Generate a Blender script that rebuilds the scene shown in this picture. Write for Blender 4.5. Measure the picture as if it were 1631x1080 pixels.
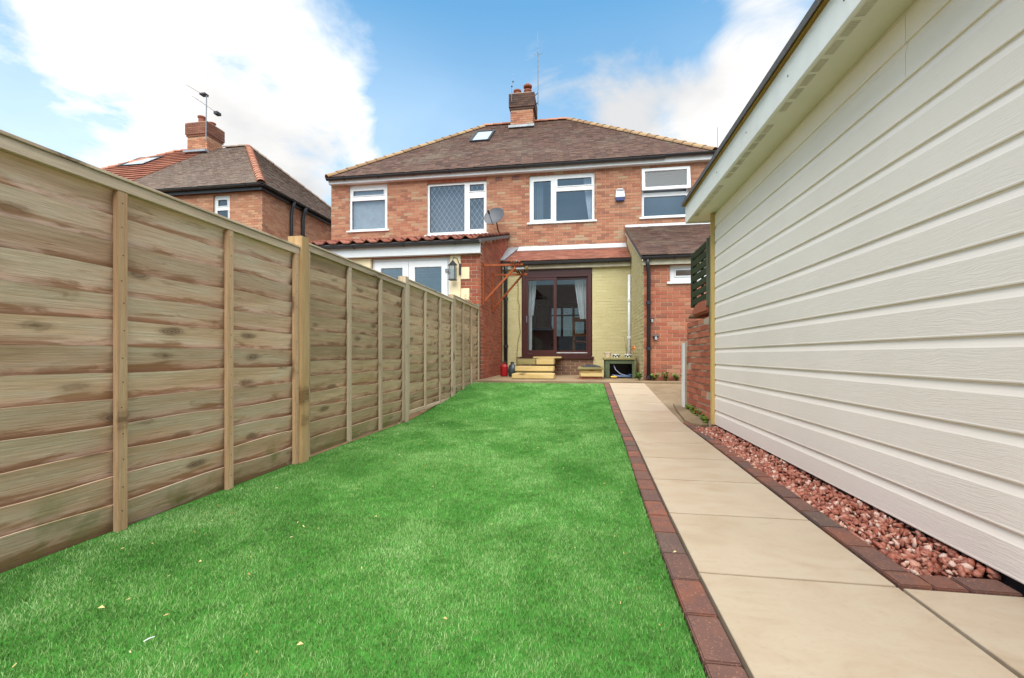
import bpy, bmesh, math, random
import numpy as np
from mathutils import Vector, Matrix, Quaternion
random.seed(7); RNG = np.random.default_rng(11)
for o in list(bpy.data.objects): bpy.data.objects.remove(o)
scene = bpy.context.scene; COL = scene.collection
R = math.radians

# ------------------------------------------------------------------ camera
F = 700.0; CX = 815.5; HY = 566.0; CAMZ = 0.77; TH = math.atan(111/700)
cam = bpy.data.cameras.new('camera'); camo = bpy.data.objects.new('camera', cam); COL.objects.link(camo)
cam.sensor_width = 36; cam.lens = 36*F/1631; cam.clip_start = .05; cam.clip_end = 500
camo.location = (0, 0, CAMZ); camo.rotation_euler = (R(90), 0, TH)
cam.shift_y = 26/1631
scene.camera = camo
# ------------------------------------------------------------------ world, sun, exposure
SUN_EL, SUN_AZ = 61.0, 178.0      # azimuth clockwise from +Y
sd = Vector((math.sin(R(SUN_AZ))*math.cos(R(SUN_EL)), math.cos(R(SUN_AZ))*math.cos(R(SUN_EL)), math.sin(R(SUN_EL))))
sun = bpy.data.lights.new('sun', 'SUN'); suno = bpy.data.objects.new('sun', sun); COL.objects.link(suno)
sun.energy = 3.0; sun.angle = R(78); sun.color = (1, .92, .80)
suno.rotation_euler = sd.to_track_quat('Z', 'Y').to_euler(); suno.location = sd*60
scene.view_settings.view_transform = 'Standard'; scene.view_settings.look = 'None'
scene.view_settings.exposure = 1.35; scene.view_settings.gamma = 1
scene.render.engine = 'CYCLES'; scene.cycles.use_denoising = True; scene.cycles.max_bounces = 6
scene.cycles.transparent_max_bounces = 12
scene.cycles.sample_clamp_indirect = 6

def pixdir(px, py):
    u = (px-CX)/F; v = (HY-py)/F
    return Vector((-math.sin(TH)+u*math.cos(TH), math.cos(TH)+u*math.sin(TH), v)).normalized()

w = bpy.data.worlds.new('World'); scene.world = w; w.use_nodes = True
def build_world():
    t = w.node_tree; nd = t.nodes; L = t.links.new
    bg = nd['Background']; bg.inputs['Strength'].default_value = .15
    sky = nd.new('ShaderNodeTexSky'); sky.sky_type = 'NISHITA'; sky.sun_disc = False
    sky.sun_elevation = R(SUN_EL); sky.sun_rotation = R(SUN_AZ); sky.air_density = 1.0; sky.dust_density = .6; sky.ozone_density = 2.0
    tc = nd.new('ShaderNodeTexCoord')
    sep = nd.new('ShaderNodeSeparateXYZ'); L(tc.outputs['Generated'], sep.inputs[0])
    def math_(op, a, b=None, c=None):
        m = nd.new('ShaderNodeMath'); m.operation = op
        for i, v in enumerate((a, b, c)):
            if v is None: continue
            if hasattr(v, 'links'): L(v, m.inputs[i])
            else: m.inputs[i].default_value = v
        return m.outputs[0]
    den = math_('ADD', math_('MAXIMUM', sep.outputs[2], 0.0), .22)
    cb = nd.new('ShaderNodeCombineXYZ'); L(math_('DIVIDE', sep.outputs[0], den), cb.inputs[0]); L(math_('DIVIDE', sep.outputs[1], den), cb.inputs[1])
    def noise(scale, det, rough, dist=0, off=(0,0,0)):
        ad = nd.new('ShaderNodeVectorMath'); ad.operation = 'ADD'; L(cb.outputs[0], ad.inputs[0]); ad.inputs[1].default_value = off
        n = nd.new('ShaderNodeTexNoise'); L(ad.outputs[0], n.inputs['Vector'])
        n.inputs['Scale'].default_value = scale; n.inputs['Detail'].default_value = det; n.inputs['Roughness'].default_value = rough; n.inputs['Distortion'].default_value = dist
        return n.outputs['Fac']
    n1 = noise(2.3, 10, .6, .5, (3.1, 1.7, 0))
    bias = None
    lobes = [(370, 235, .30, .42), (480, 215, .16, .10), (520, 60, .16, .16), (150, 190, .10, .12), (250, 230, .26, .16), (250, 40, .40, .12), (450, 60, .22, .10), (560, 110, .13, .16), (60, 40, .28, .22), (180, 20, .2, .10), (1080, 220, .20, .46), (1190, 160, .16, .34), (1235, 45, .12, .50), (1150, 75, .08, -.12), (985, 170, .10, .16), (735, 65, .06, .10),
             (720, 60, .34, -.22), (720, 190, .20, -.24), (1010, 40, .18, -.26), (110, 140, .13, -.30), (40, 210, .16, -.24), (340, 85, .07, -.22), (220, 120, .08, -.16), (470, 130, .07, -.12), (600, 20, .14, -.22)]
    for px, py, r, wt in lobes:
        d = nd.new('ShaderNodeVectorMath'); d.operation = 'DOT_PRODUCT'; L(tc.outputs['Generated'], d.inputs[0]); d.inputs[1].default_value = pixdir(px, py)
        mr = nd.new('ShaderNodeMapRange'); mr.interpolation_type = 'SMOOTHSTEP'; L(d.outputs['Value'], mr.inputs['Value'])
        mr.inputs['From Min'].default_value = math.cos(r); mr.inputs['From Max'].default_value = math.cos(r*.25); mr.inputs['To Max'].default_value = wt
        bias = mr.outputs[0] if bias is None else math_('ADD', bias, mr.outputs[0])
    n1 = math_('ADD', math_('MULTIPLY', math_('SUBTRACT', n1, .5), 2.6), .56)
    veil = nd.new('ShaderNodeMapRange'); L(sep.outputs[2], veil.inputs['Value']); veil.inputs['From Min'].default_value = .62; veil.inputs['From Max'].default_value = .22; veil.inputs['To Max'].default_value = .62
    s = math_('ADD', n1, bias)
    mr = nd.new('ShaderNodeMapRange'); mr.interpolation_type = 'SMOOTHSTEP'; L(s, mr.inputs['Value'])
    mr.inputs['From Min'].default_value = .36; mr.inputs['From Max'].default_value = 1.30
    n2 = noise(1.3, 6, .5, 0, (8, 2, 0))
    cr = nd.new('ShaderNodeValToRGB'); L(n2, cr.inputs[0]); e = cr.color_ramp.elements
    e[0].position = .38; e[0].color = (2.1, 2.12, 2.15, 1); e[1].position = .60; e[1].color = (3.5, 3.4, 3.25, 1)
    tint = nd.new('ShaderNodeMix'); tint.data_type = 'RGBA'; tint.blend_type = 'MULTIPLY'; tint.inputs[0].default_value = 1
    L(sky.outputs[0], tint.inputs[6]); tint.inputs[7].default_value = SKY_TINT
    mx = nd.new('ShaderNodeMix'); mx.data_type = 'RGBA'; L(math_('MAXIMUM', math_('POWER', mr.outputs[0], 1.35), veil.outputs[0]), mx.inputs[0]); L(tint.outputs[2], mx.inputs[6]); L(cr.outputs[0], mx.inputs[7])
    L(mx.outputs[2], bg.inputs['Color'])
SKY_TINT = (.50, .80, .77, 1)
build_world()

# ------------------------------------------------------------------ helpers
def S(r, g, b, k=1.0):
    f = lambda c: (c/12.92 if c <= .04045 else ((c+.055)/1.055)**2.4)
    return (f(r/255)*k, f(g/255)*k, f(b/255)*k, 1)
def ray(px, py):
    u = (px-CX)/F
    return Vector((-math.sin(TH)+u*math.cos(TH), math.cos(TH)+u*math.sin(TH), (HY-py)/F))
def atY(px, py, Y):
    d = ray(px, py); k = Y/d.y; return Vector((d.x*k, Y, CAMZ+d.z*k))
def atX(px, py, X):
    d = ray(px, py); k = X/d.x; return Vector((X, d.y*k, CAMZ+d.z*k))
def rectY(x0, y0, x1, y1, Y):
    xm = (x0+x1)/2; ym = (y0+y1)/2
    return (atY(x0, ym, Y).x, atY(x1, ym, Y).x, atY(xm, y1, Y).z, atY(xm, y0, Y).z)

class MB:
    def __init__(s): s.v = []; s.f = []; s.r = []
    def add(s, vs, fs, rnd=0.0):
        n = len(s.v); s.v += [tuple(v) for v in vs]; s.f += [tuple(i+n for i in f) for f in fs]; s.r += [rnd]*len(fs); return s
    def box(s, x0, x1, y0, y1, z0, z1, rnd=0.0):
        return s.add([(x0,y0,z0),(x1,y0,z0),(x1,y1,z0),(x0,y1,z0),(x0,y0,z1),(x1,y0,z1),(x1,y1,z1),(x0,y1,z1)],
                     [(0,3,2,1),(4,5,6,7),(0,1,5,4),(1,2,6,5),(2,3,7,6),(3,0,4,7)], rnd)
    def hexa(s, p, rnd=0.0):   # 8 points: bottom 4, top 4
        return s.add(p, [(0,3,2,1),(4,5,6,7),(0,1,5,4),(1,2,6,5),(2,3,7,6),(3,0,4,7)], rnd)
    def bar(s, a, b, wx, wy, up=(0,0,1), rnd=0.0):
        a = Vector(a); b = Vector(b); d = (b-a).normalized(); u = Vector(up)
        if abs(d.dot(u)) > .98: u = Vector((0,1,0))
        x = d.cross(u).normalized()*wx/2; y = x.cross(d).normalized()*wy/2
        return s.hexa([a-x-y, a+x-y, a+x+y, a-x+y, b-x-y, b+x-y, b+x+y, b-x+y], rnd)
    def tube(s, pts, r, n=8, rnd=0.0, caps=True, closed=False):
        pts = [Vector(p) for p in pts]; rs = r if isinstance(r, (list, tuple)) else [r]*len(pts)
        vs = []; fs = []; prev = None
        for i, p in enumerate(pts):
            d = (pts[min(i+1, len(pts)-1)]-pts[max(i-1, 0)]).normalized()
            if prev is None: a = d.cross(Vector((0,0,1)) if abs(d.z) < .95 else Vector((1,0,0))).normalized()
            else: a = (prev-d*prev.dot(d)).normalized()
            prev = a; b = d.cross(a)
            for k in range(n):
                t = 2*math.pi*k/n; vs.append(p+(a*math.cos(t)+b*math.sin(t))*rs[i])
        for i in range(len(pts)-1):
            for k in range(n): fs.append((i*n+k, i*n+(k+1)%n, (i+1)*n+(k+1)%n, (i+1)*n+k))
        if caps: fs.append(tuple(range(n))[::-1]); fs.append(tuple((len(pts)-1)*n+k for k in range(n)))
        return s.add(vs, fs, rnd)
    def lathe(s, c, prof, n=16, rnd=0.0):
        c = Vector(c); vs = []; fs = []
        for r, z in prof:
            for k in range(n):
                t = 2*math.pi*k/n; vs.append(c+Vector((r*math.cos(t), r*math.sin(t), z)))
        for i in range(len(prof)-1):
            for k in range(n): fs.append((i*n+k, i*n+(k+1)%n, (i+1)*n+(k+1)%n, (i+1)*n+k))
        fs.append(tuple(range(n))[::-1]); fs.append(tuple((len(prof)-1)*n+k for k in range(n)))
        return s.add(vs, fs, rnd)
    def prism(s, poly, fmap, w0, w1, rnd=0.0):
        n = len(poly); vs = [fmap(u, v, w0) for u, v in poly]+[fmap(u, v, w1) for u, v in poly]
        fs = [tuple(range(n))[::-1], tuple(range(n, 2*n))]+[(i, (i+1)%n, n+(i+1)%n, n+i) for i in range(n)]
        return s.add(vs, fs, rnd)
    def holed(s, u0, u1, v0, v1, holes, fmap, w0, w1, rnd=0.0):
        us = sorted({u0, u1, *[min(max(h[i], u0), u1) for h in holes for i in (0, 1)]})
        vs_ = sorted({v0, v1, *[min(max(h[i], v0), v1) for h in holes for i in (2, 3)]})
        def solid(i, j):
            if i < 0 or j < 0 or i >= len(us)-1 or j >= len(vs_)-1: return False
            cu = (us[i]+us[i+1])/2; cv = (vs_[j]+vs_[j+1])/2
            return not any(h[0] < cu < h[1] and h[2] < cv < h[3] for h in holes)
        for i in range(len(us)-1):
            for j in range(len(vs_)-1):
                if not solid(i, j): continue
                a, b, c, d = us[i], us[i+1], vs_[j], vs_[j+1]
                P = [fmap(a,c,w0), fmap(b,c,w0), fmap(b,d,w0), fmap(a,d,w0), fmap(a,c,w1), fmap(b,c,w1), fmap(b,d,w1), fmap(a,d,w1)]
                fs = [(0,3,2,1), (4,5,6,7)]
                if not solid(i, j-1): fs.append((0,1,5,4))
                if not solid(i+1, j): fs.append((1,2,6,5))
                if not solid(i, j+1): fs.append((2,3,7,6))
                if not solid(i-1, j): fs.append((3,0,4,7))
                s.add(P, fs, rnd)
        return s
    def mesh(s, name, mat, bevel=0, smooth=False, weld=True):
        me = bpy.data.meshes.new(name); me.from_pydata(s.v, [], s.f)
        if any(s.r):
            at = me.attributes.new('rnd', 'FLOAT', 'FACE'); at.data.foreach_set('value', s.r)
        bm = bmesh.new(); bm.from_mesh(me)
        if weld: bmesh.ops.remove_doubles(bm, verts=bm.verts, dist=1e-6)
        bmesh.ops.recalc_face_normals(bm, faces=bm.faces)
        if bevel: bmesh.ops.bevel(bm, geom=[e for e in bm.edges if e.is_manifold and e.calc_face_angle(0) > .5], offset=bevel, segments=2, affect='EDGES', clamp_overlap=True)
        bm.to_mesh(me); bm.free()
        if smooth:
            me.polygons.foreach_set('use_smooth', [True]*len(me.polygons))
        if mat: me.materials.append(mat)
        return me
    def build(s, name, mat, parent=None, bevel=0, smooth=False, weld=True, **tags):
        return link(name, s.mesh(name, mat, bevel, smooth, weld), parent, **tags)

def link(name, me, parent=None, loc=None, quat=None, scale=None, **tags):
    o = bpy.data.objects.new(name, me); COL.objects.link(o)
    if parent is not None:
        o.parent = parent
        base = Vector((0,0,0)) if loc is None else Vector(loc)
        if parent.parent is None: base = base-parent.location
        o.location = base
    elif loc is not None: o.location = loc
    if quat is not None: o.rotation_mode = 'QUATERNION'; o.rotation_quaternion = quat
    if scale is not None: o.scale = scale
    for k, v in tags.items(): o[k] = v
    return o
def thing(name, label, cat, loc=(0,0,0), group=None):
    o = bpy.data.objects.new(name, None); COL.objects.link(o); o.location = loc; o['label'] = label; o['category'] = cat
    o.empty_display_size = .1
    if group: o['group'] = group
    return o

# ------------------------------------------------------------------ materials
class Mat:
    def __init__(s, name, rough=.6, spec=.35, color=None, metal=0):
        s.m = bpy.data.materials.new(name); s.m.use_nodes = True; s.t = s.m.node_tree; s.b = s.t.nodes['Principled BSDF']
        s.b.inputs['Roughness'].default_value = rough; s.b.inputs['Specular IOR Level'].default_value = spec; s.b.inputs['Metallic'].default_value = metal
        if color: s.b.inputs['Base Color'].default_value = color
        s._pos = None
    def put(s, sock, v):
        if hasattr(v, 'is_linked'): s.t.links.new(v, sock)
        else: sock.default_value = v
    def node(s, t): return s.t.nodes.new(t)
    @property
    def pos(s):
        if s._pos is None: s._pos = s.node('ShaderNodeNewGeometry').outputs['Position']
        return s._pos
    def gen(s): return s.node('ShaderNodeTexCoord').outputs['Generated']
    def orand(s): return s.node('ShaderNodeObjectInfo').outputs['Random']
    def attr(s, n):
        a = s.node('ShaderNodeAttribute'); a.attribute_name = n; return a.outputs['Fac']
    def rnd(s): return s.math('FRACT', s.math('ADD', s.orand(), s.attr('rnd')))
    def math(s, op, a, b=None, clamp=False):
        m = s.node('ShaderNodeMath'); m.operation = op; m.use_clamp = clamp; s.put(m.inputs[0], a)
        if b is not None: s.put(m.inputs[1], b)
        return m.outputs[0]
    def vscale(s, v, sc, off=None):
        m = s.node('ShaderNodeVectorMath'); m.operation = 'MULTIPLY'; s.put(m.inputs[0], v); m.inputs[1].default_value = sc
        o = m.outputs[0]
        if off is not None:
            a = s.node('ShaderNodeVectorMath'); a.operation = 'ADD'; s.put(a.inputs[0], o); s.put(a.inputs[1], off); o = a.outputs[0]
        return o
    def noise(s, v, scale, det=4, rough=.55, dist=0):
        n = s.node('ShaderNodeTexNoise'); s.put(n.inputs['Vector'], v); n.inputs['Scale'].default_value = scale
        n.inputs['Detail'].default_value = det; n.inputs['Roughness'].default_value = rough; n.inputs['Distortion'].default_value = dist
        return n.outputs['Fac']
    def voro(s, v, scale, feature='F1', rand=1.0):
        n = s.node('ShaderNodeTexVoronoi'); n.feature = feature; s.put(n.inputs['Vector'], v); n.inputs['Scale'].default_value = scale
        n.inputs['Randomness'].default_value = rand; return n.outputs['Distance']
    def ramp(s, f, stops, mode='LINEAR'):
        n = s.node('ShaderNodeValToRGB'); s.put(n.inputs[0], f); n.color_ramp.interpolation = mode; e = n.color_ramp.elements
        while len(e) < len(stops): e.new(.5)
        for i, (p, c) in enumerate(stops): e[i].position = p; e[i].color = c if len(c) == 4 else (*c, 1)
        return n.outputs[0]
    def mr(s, f, a, b, c=0.0, d=1.0):
        n = s.node('ShaderNodeMapRange'); s.put(n.inputs[0], f); n.inputs[1].default_value = a; n.inputs[2].default_value = b; n.inputs[3].default_value = c; n.inputs[4].default_value = d
        return n.outputs[0]
    def mix(s, f, a, b, mode='MIX'):
        n = s.node('ShaderNodeMix'); n.data_type = 'RGBA'; n.blend_type = mode; n.clamp_factor = True; s.put(n.inputs[0], f); s.put(n.inputs[6], a); s.put(n.inputs[7], b); return n.outputs[2]
    def color(s, c): s.put(s.b.inputs['Base Color'], c); return s
    def bump(s, h, strength=.3, dist=.01):
        n = s.node('ShaderNodeBump'); n.inputs['Strength'].default_value = strength; n.inputs['Distance'].default_value = dist; s.put(n.inputs['Height'], h)
        s.t.links.new(n.outputs[0], s.b.inputs['Normal']); return s
    def comb(s, x=0.0, y=0.0, z=0.0):
        n = s.node('ShaderNodeCombineXYZ'); s.put(n.inputs[0], x); s.put(n.inputs[1], y); s.put(n.inputs[2], z); return n.outputs[0]
    def sep(s, v):
        n = s.node('ShaderNodeSeparateXYZ'); s.put(n.inputs[0], v); return n.outputs

def simple(name, col, rough=.5, spec=.35, metal=0, var=.12, scale=6, bump=0):
    m = Mat(name, rough, spec, metal=metal)
    n = m.noise(m.pos, scale, 5, .6)
    dk = tuple(c*(1-var) for c in col[:3])+(1,); lt = tuple(min(1, c*(1+var)) for c in col[:3])+(1,)
    m.color(m.ramp(n, [(.3, dk), (.7, lt)]))
    if bump: m.bump(m.noise(m.pos, scale*8, 5, .6), bump, .004)
    return m.m

def brick_mat(name, pal, weather=.35, blot=S(120, 90, 75), gain=.76):
    m = Mat(name, .85, .2); r = m.rnd()
    mean = [sum(p[i] for p in pal)/len(pal) for i in range(3)]
    pal = [tuple(c*.78+.22*mn for c, mn in zip(p[:3], mean)) for p in pal]
    pal = [tuple(c*gain*q for c, q in zip(p, (.96, 1.02, 1.08)))+(1,) for p in pal]
    c = m.ramp(r, [(i/len(pal), p) for i, p in enumerate(pal)], 'CONSTANT')
    n = m.noise(m.pos, 22, 5, .65); c = m.mix(m.mr(n, .5, .8, 0, .75), c, m.mix(.5, c, blot))
    n2 = m.noise(m.pos, 1.1, 3, .5); c = m.mix(m.mr(n2, .45, .75, 0, weather), c, S(176, 142, 114))
    n3 = m.noise(m.pos, 70, 3, .6); c = m.mix(m.mr(n3, .35, .7, .0, .35), c, S(110, 72, 58))
    m.color(c).bump(m.noise(m.pos, 90, 4, .6), .5, .004); return m.m

def tile_mat(name, pal, lichen=S(150, 145, 130)):
    m = Mat(name, .85, .2); r = m.rnd(); c = m.ramp(r, [(i/len(pal), p) for i, p in enumerate(pal)], 'CONSTANT')
    n = m.noise(m.pos, .8, 5, .65); c = m.mix(m.mr(n, .52, .8, 0, .55), c, lichen)
    n2 = m.noise(m.pos, 40, 4, .7); c = m.mix(m.mr(n2, .4, .75, 0, .4), c, S(75, 62, 58))
    m.color(c).bump(m.noise(m.pos, 60, 4, .6), .4, .004); return m.m

def wood_mat(name, along, cols, knots=True, gs=1.0, stain=0.0, rough=.8, moss=0.0, k=None):
    if k: cols = [tuple(min(.9, c*q) for c, q in zip(col[:3], k))+(1,) for col in cols]
    m = Mat(name, rough, .2); r = m.orand(); ro = m.math('MULTIPLY', r, 37.0); off = m.comb(ro, ro, ro)
    sc = {'x': (1.2, 26, 26), 'y': (26, 1.2, 26), 'z': (26, 26, 1.2)}[along]; sc = tuple(c*gs for c in sc)
    st = {'x': (.9, 7, 7), 'y': (7, .9, 7), 'z': (7, 7, .9)}[along]
    g = m.noise(m.vscale(m.pos, tuple(v*(1.9 if v > 5 else 1) for v in sc), off), 2.2, 6, .6, .25)
    b = m.noise(m.vscale(m.pos, st, off), 1.3, 4, .55, .4)
    c = m.ramp(b, [(.28, cols[0]), (.45, cols[1]), (.58, cols[2]), (.74, cols[3])])
    c = m.mix(m.mr(g, .38, .68, 0, .55), c, m.mix(.62, c, cols[4]))
    gg = m.noise(m.vscale(m.pos, tuple(v*4 for v in sc), off), 2.2, 3, .6)
    c = m.mix(m.mr(gg, .4, .7, 0, .28), c, cols[4])
    if knots:
        kx = {'x': (3.0, 0, 9), 'y': (0, 3.0, 9), 'z': (9, 0, 3.0)}[along]
        wob = m.noise(m.vscale(m.pos, (9, 9, 22), off), 1.2, 3, .5)
        kv = m.voro(m.vscale(m.pos, kx, off), .85)
        kv = m.math('ADD', kv, m.math('MULTIPLY', m.math('SUBTRACT', wob, .5), .22))
        c = m.mix(m.mr(kv, .26, .10, 0, .38), c, cols[4])
        ring = m.math('SINE', m.math('MULTIPLY', kv, 130.0))
        c = m.mix(m.math('MULTIPLY', m.mr(kv, .20, .09, 0, 1), m.mr(ring, -.6, .8, .45, .8)), c, cols[5])
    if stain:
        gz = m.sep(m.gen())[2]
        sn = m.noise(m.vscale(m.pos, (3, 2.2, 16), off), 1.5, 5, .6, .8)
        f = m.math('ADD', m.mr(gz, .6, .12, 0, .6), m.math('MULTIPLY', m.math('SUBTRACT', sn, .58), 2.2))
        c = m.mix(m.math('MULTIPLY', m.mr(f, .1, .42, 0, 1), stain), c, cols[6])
    if moss:
        pz = m.sep(m.pos)[2]; mn = m.noise(m.pos, 3.3, 4, .6)
        f = m.math('MULTIPLY', m.mr(pz, .34, .02, 0, 1), m.mr(mn, .5, .66, 0, moss))
        c = m.mix(f, c, S(122, 134, 66))
    c = m.mix(m.mr(r, 0, 1, 0, .75), c, m.mix(1.0, c, (.62, .60, .58, 1), 'MULTIPLY'))
    m.color(c).bump(m.math('ADD', g, m.math('MULTIPLY', gg, .6)), .5, .004); return m.m

MT = {}
MT['upvc'] = simple('white_upvc', S(220, 221, 223), .35, .4, var=.03)
MT['black'] = simple('black_plastic', S(44, 44, 47), .4, .4, var=.15)
MT['mortar'] = simple('mortar', S(176, 158, 138), .95, .1, var=.12, scale=9)
MT['grout'] = simple('dark_grout', S(62, 54, 46), .95, .1, var=.2, scale=20)
MT['mortar_red'] = simple('mortar_pink', S(182, 148, 124), .95, .1, var=.12, scale=9)
MT['brick'] = brick_mat('house_brick', [S(196,128,98), S(178,110,84), S(206,148,114), S(186,118,90), S(152,98,80), S(200,136,104), S(190,122,92), S(196,166,132), S(172,104,82), S(203,140,108)], .4)
MT['brick_left'] = brick_mat('pale_house_brick', [S(200,138,104), S(190,124,92), S(210,156,120), S(186,118,88), S(166,110,86), S(206,146,112)], .45, gain=.9)
MT['brick_red'] = brick_mat('red_brick', [S(180,92,66), S(168,82,60), S(190,104,76), S(160,76,58), S(176,96,70), S(150,84,66)], .14, S(120,66,52))
MT['brick_kitchen'] = brick_mat('old_red_brick', [S(182,104,78), S(168,88,66), S(192,118,90), S(156,82,64), S(176,98,74), S(186,132,104), S(140,84,68)], .22, S(120,76,60), gain=.88)
MT['brick_garden'] = brick_mat('garden_wall_brick', [S(186,108,80), S(172,92,68), S(196,124,94), S(160,84,64), S(180,100,76)], .18, S(126,80,62), gain=1.05)
MT['brick_plinth'] = brick_mat('plinth_brick', [S(140,100,84), S(122,86,74), S(152,112,94), S(110,80,72)], .2)
MT['yellow'] = brick_mat('cream_painted_brick', [S(204,190,140), S(200,186,136), S(208,194,146), S(202,188,138)], .08, S(194,178,130), gain=1.02)
MT['brick_stack'] = brick_mat('stack_brick', [S(150,96,76), S(138,86,70), S(160,108,86), S(126,82,68)], .1, S(90,70,60))
MT['brick_dark'] = brick_mat('sooty_brick', [S(74,62,56), S(92,70,62), S(64,56,52), S(104,76,64)], .1, S(60,54,52))
MT['tile'] = tile_mat('brown_plain_tile', [S(120,96,87), S(110,88,80), S(128,103,92), S(115,91,82), S(102,83,77), S(123,97,87)])
MT['tile_grey'] = tile_mat('grey_brown_tile', [S(136,118,108), S(126,108,98), S(144,126,114), S(120,104,96), S(132,114,104)])
MT['tile_orange'] = tile_mat('orange_tile', [S(156,100,80), S(148,92,74), S(162,107,87), S(141,89,72)], S(142,108,92))
MT['tile_red'] = tile_mat('red_plain_tile', [S(158,104,86), S(148,95,79), S(164,111,93), S(142,92,78), S(152,102,86)], S(150,116,98))
MT['pantile'] = tile_mat('clay_pantile', [S(150,90,72), S(138,80,64), S(158,98,80), S(128,80,68)], S(128,108,96))
MT['hip'] = tile_mat('buff_hip_tile', [S(158,128,95), S(149,119,87), S(163,134,100), S(142,113,84)], S(130,116,98))
MT['hip_red'] = tile_mat('terracotta_hip_tile', [S(168,112,90), S(158,102,80), S(176,120,96)], S(150,128,112))
MT['lead'] = simple('lead_sheet', S(142, 146, 152), .5, .4, metal=.3, var=.2, scale=9)
MT['alu'] = simple('bright_flashing', S(198, 200, 204), .38, .5, metal=.25, var=.12, scale=14)
MT['pot'] = simple('terracotta', S(138, 84, 68), .8, .2, var=.25, scale=12)
MT['dark_metal'] = simple('dark_metal', S(58, 58, 62), .45, .4, metal=.4)
MT['grey_metal'] = simple('grey_metal', S(120, 122, 126), .45, .4, metal=.5)
MT['came'] = simple('lead_came', S(168, 172, 176), .6, .3)
MT['rust'] = simple('rust_painted_steel', S(142, 70, 36), .7, .3, var=.35, scale=18)
MT['maroon'] = simple('mahogany_foil', S(66, 32, 29), .35, .4, var=.15, scale=14)
MT['cream_stone'] = simple('cream_render_block', S(224, 208, 172), .85, .2, var=.08, scale=9, bump=.2)
MT['fascia'] = simple('white_fascia', S(206, 208, 211), .4, .4, var=.04)
MT['fascia_old'] = simple('weathered_fascia', S(190, 182, 162), .6, .3, var=.15)
MT['lace'] = simple('white_curtain', S(214, 220, 226), .9, .1, var=.06)
MT['blind'] = simple('grey_blind', S(108, 114, 122), .9, .1, var=.05)
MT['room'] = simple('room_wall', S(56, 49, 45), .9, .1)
MT['oak'] = wood_mat('oak', 'z', [S(190,120,60), S(180,108,50), S(200,130,70), S(170,100,46), S(130,76,34), S(90,50,24), S(150,90,40)], False)
FK = (1.85, 1.58, 1.52); BK = (1.16, 1.06, 1.10)
W1 = [S(150,128,94), S(172,156,130), S(186,172,148), S(176,146,100), S(112,90,62), S(92,74,54), S(150,108,58)]
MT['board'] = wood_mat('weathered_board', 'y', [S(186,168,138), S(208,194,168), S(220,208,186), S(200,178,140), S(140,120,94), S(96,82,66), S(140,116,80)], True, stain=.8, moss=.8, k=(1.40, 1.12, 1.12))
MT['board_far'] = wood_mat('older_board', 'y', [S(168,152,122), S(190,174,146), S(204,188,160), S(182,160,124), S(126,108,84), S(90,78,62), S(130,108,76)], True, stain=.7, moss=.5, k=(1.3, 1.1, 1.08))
MT['batten'] = wood_mat('batten_wood', 'z', [S(186,156,118), S(200,172,134), S(208,184,148), S(190,160,120), S(140,110,80), S(104,80,58), S(150,110,64)], True, k=(.95, .86, .84))
MT['rail'] = wood_mat('rail_wood', 'y', [S(180,168,142), S(200,188,162), S(212,202,178), S(194,180,148), S(140,124,98), S(104,90,70), S(150,110,64)], True, k=(1.05, .92, .90))
MT['post'] = wood_mat('post_wood', 'z', [S(186,158,114), S(200,174,130), S(208,184,142), S(190,162,118), S(140,112,76), S(104,80,54), S(150,110,64)], True, k=(.95, .86, .80))
MT['post_old'] = wood_mat('old_post_wood', 'z', [S(172,162,136), S(190,180,154), S(202,192,168), S(180,166,136), S(130,118,94), S(104,90,70), S(150,110,64)], True, k=(1.02, .92, .90))
MT['sleeper'] = wood_mat('step_timber', 'x', [S(186,160,104), S(200,176,122), S(208,186,134), S(190,162,106), S(140,112,68), S(100,78,48), S(160,124,72)], True)
MT['sleeper_green'] = wood_mat('mossy_step_timber', 'x', [S(138,132,86), S(150,142,96), S(160,150,104), S(140,128,84), S(96,88,56), S(80,70,44), S(120,100,60)], True)
MT['green_wood'] = wood_mat('green_stained_wood', 'x', [S(84,96,70), S(92,104,78), S(100,110,84), S(84,92,66), S(56,62,46), S(50,50,38), S(90,80,50)], False)
MT['trellis'] = wood_mat('dark_green_trellis_wood', 'y', [S(66,74,54), S(76,84,62), S(84,90,68), S(70,76,56), S(44,48,36), S(40,42,32), S(70,60,40)], False)
MT['trellis_post'] = wood_mat('grey_green_post_wood', 'z', [S(98,102,84), S(108,112,94), S(118,120,102), S(104,104,84), S(74,76,60), S(60,56,44), S(90,80,60)], False)
MT['corner'] = wood_mat('yellow_corner_timber', 'z', [S(212,182,112), S(220,190,122), S(226,198,132), S(214,182,110), S(180,146,84), S(150,116,66), S(190,150,90)], False)
MT['edge_wood'] = wood_mat('ochre_edge_timber', 'y', [S(168,128,62), S(180,140,72), S(188,150,84), S(160,120,58), S(120,88,44), S(96,70,38), S(150,110,60)], False)
MT['felt'] = simple('grey_roof_felt', S(96, 92, 92), .7, .3, var=.15, scale=20)

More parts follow.
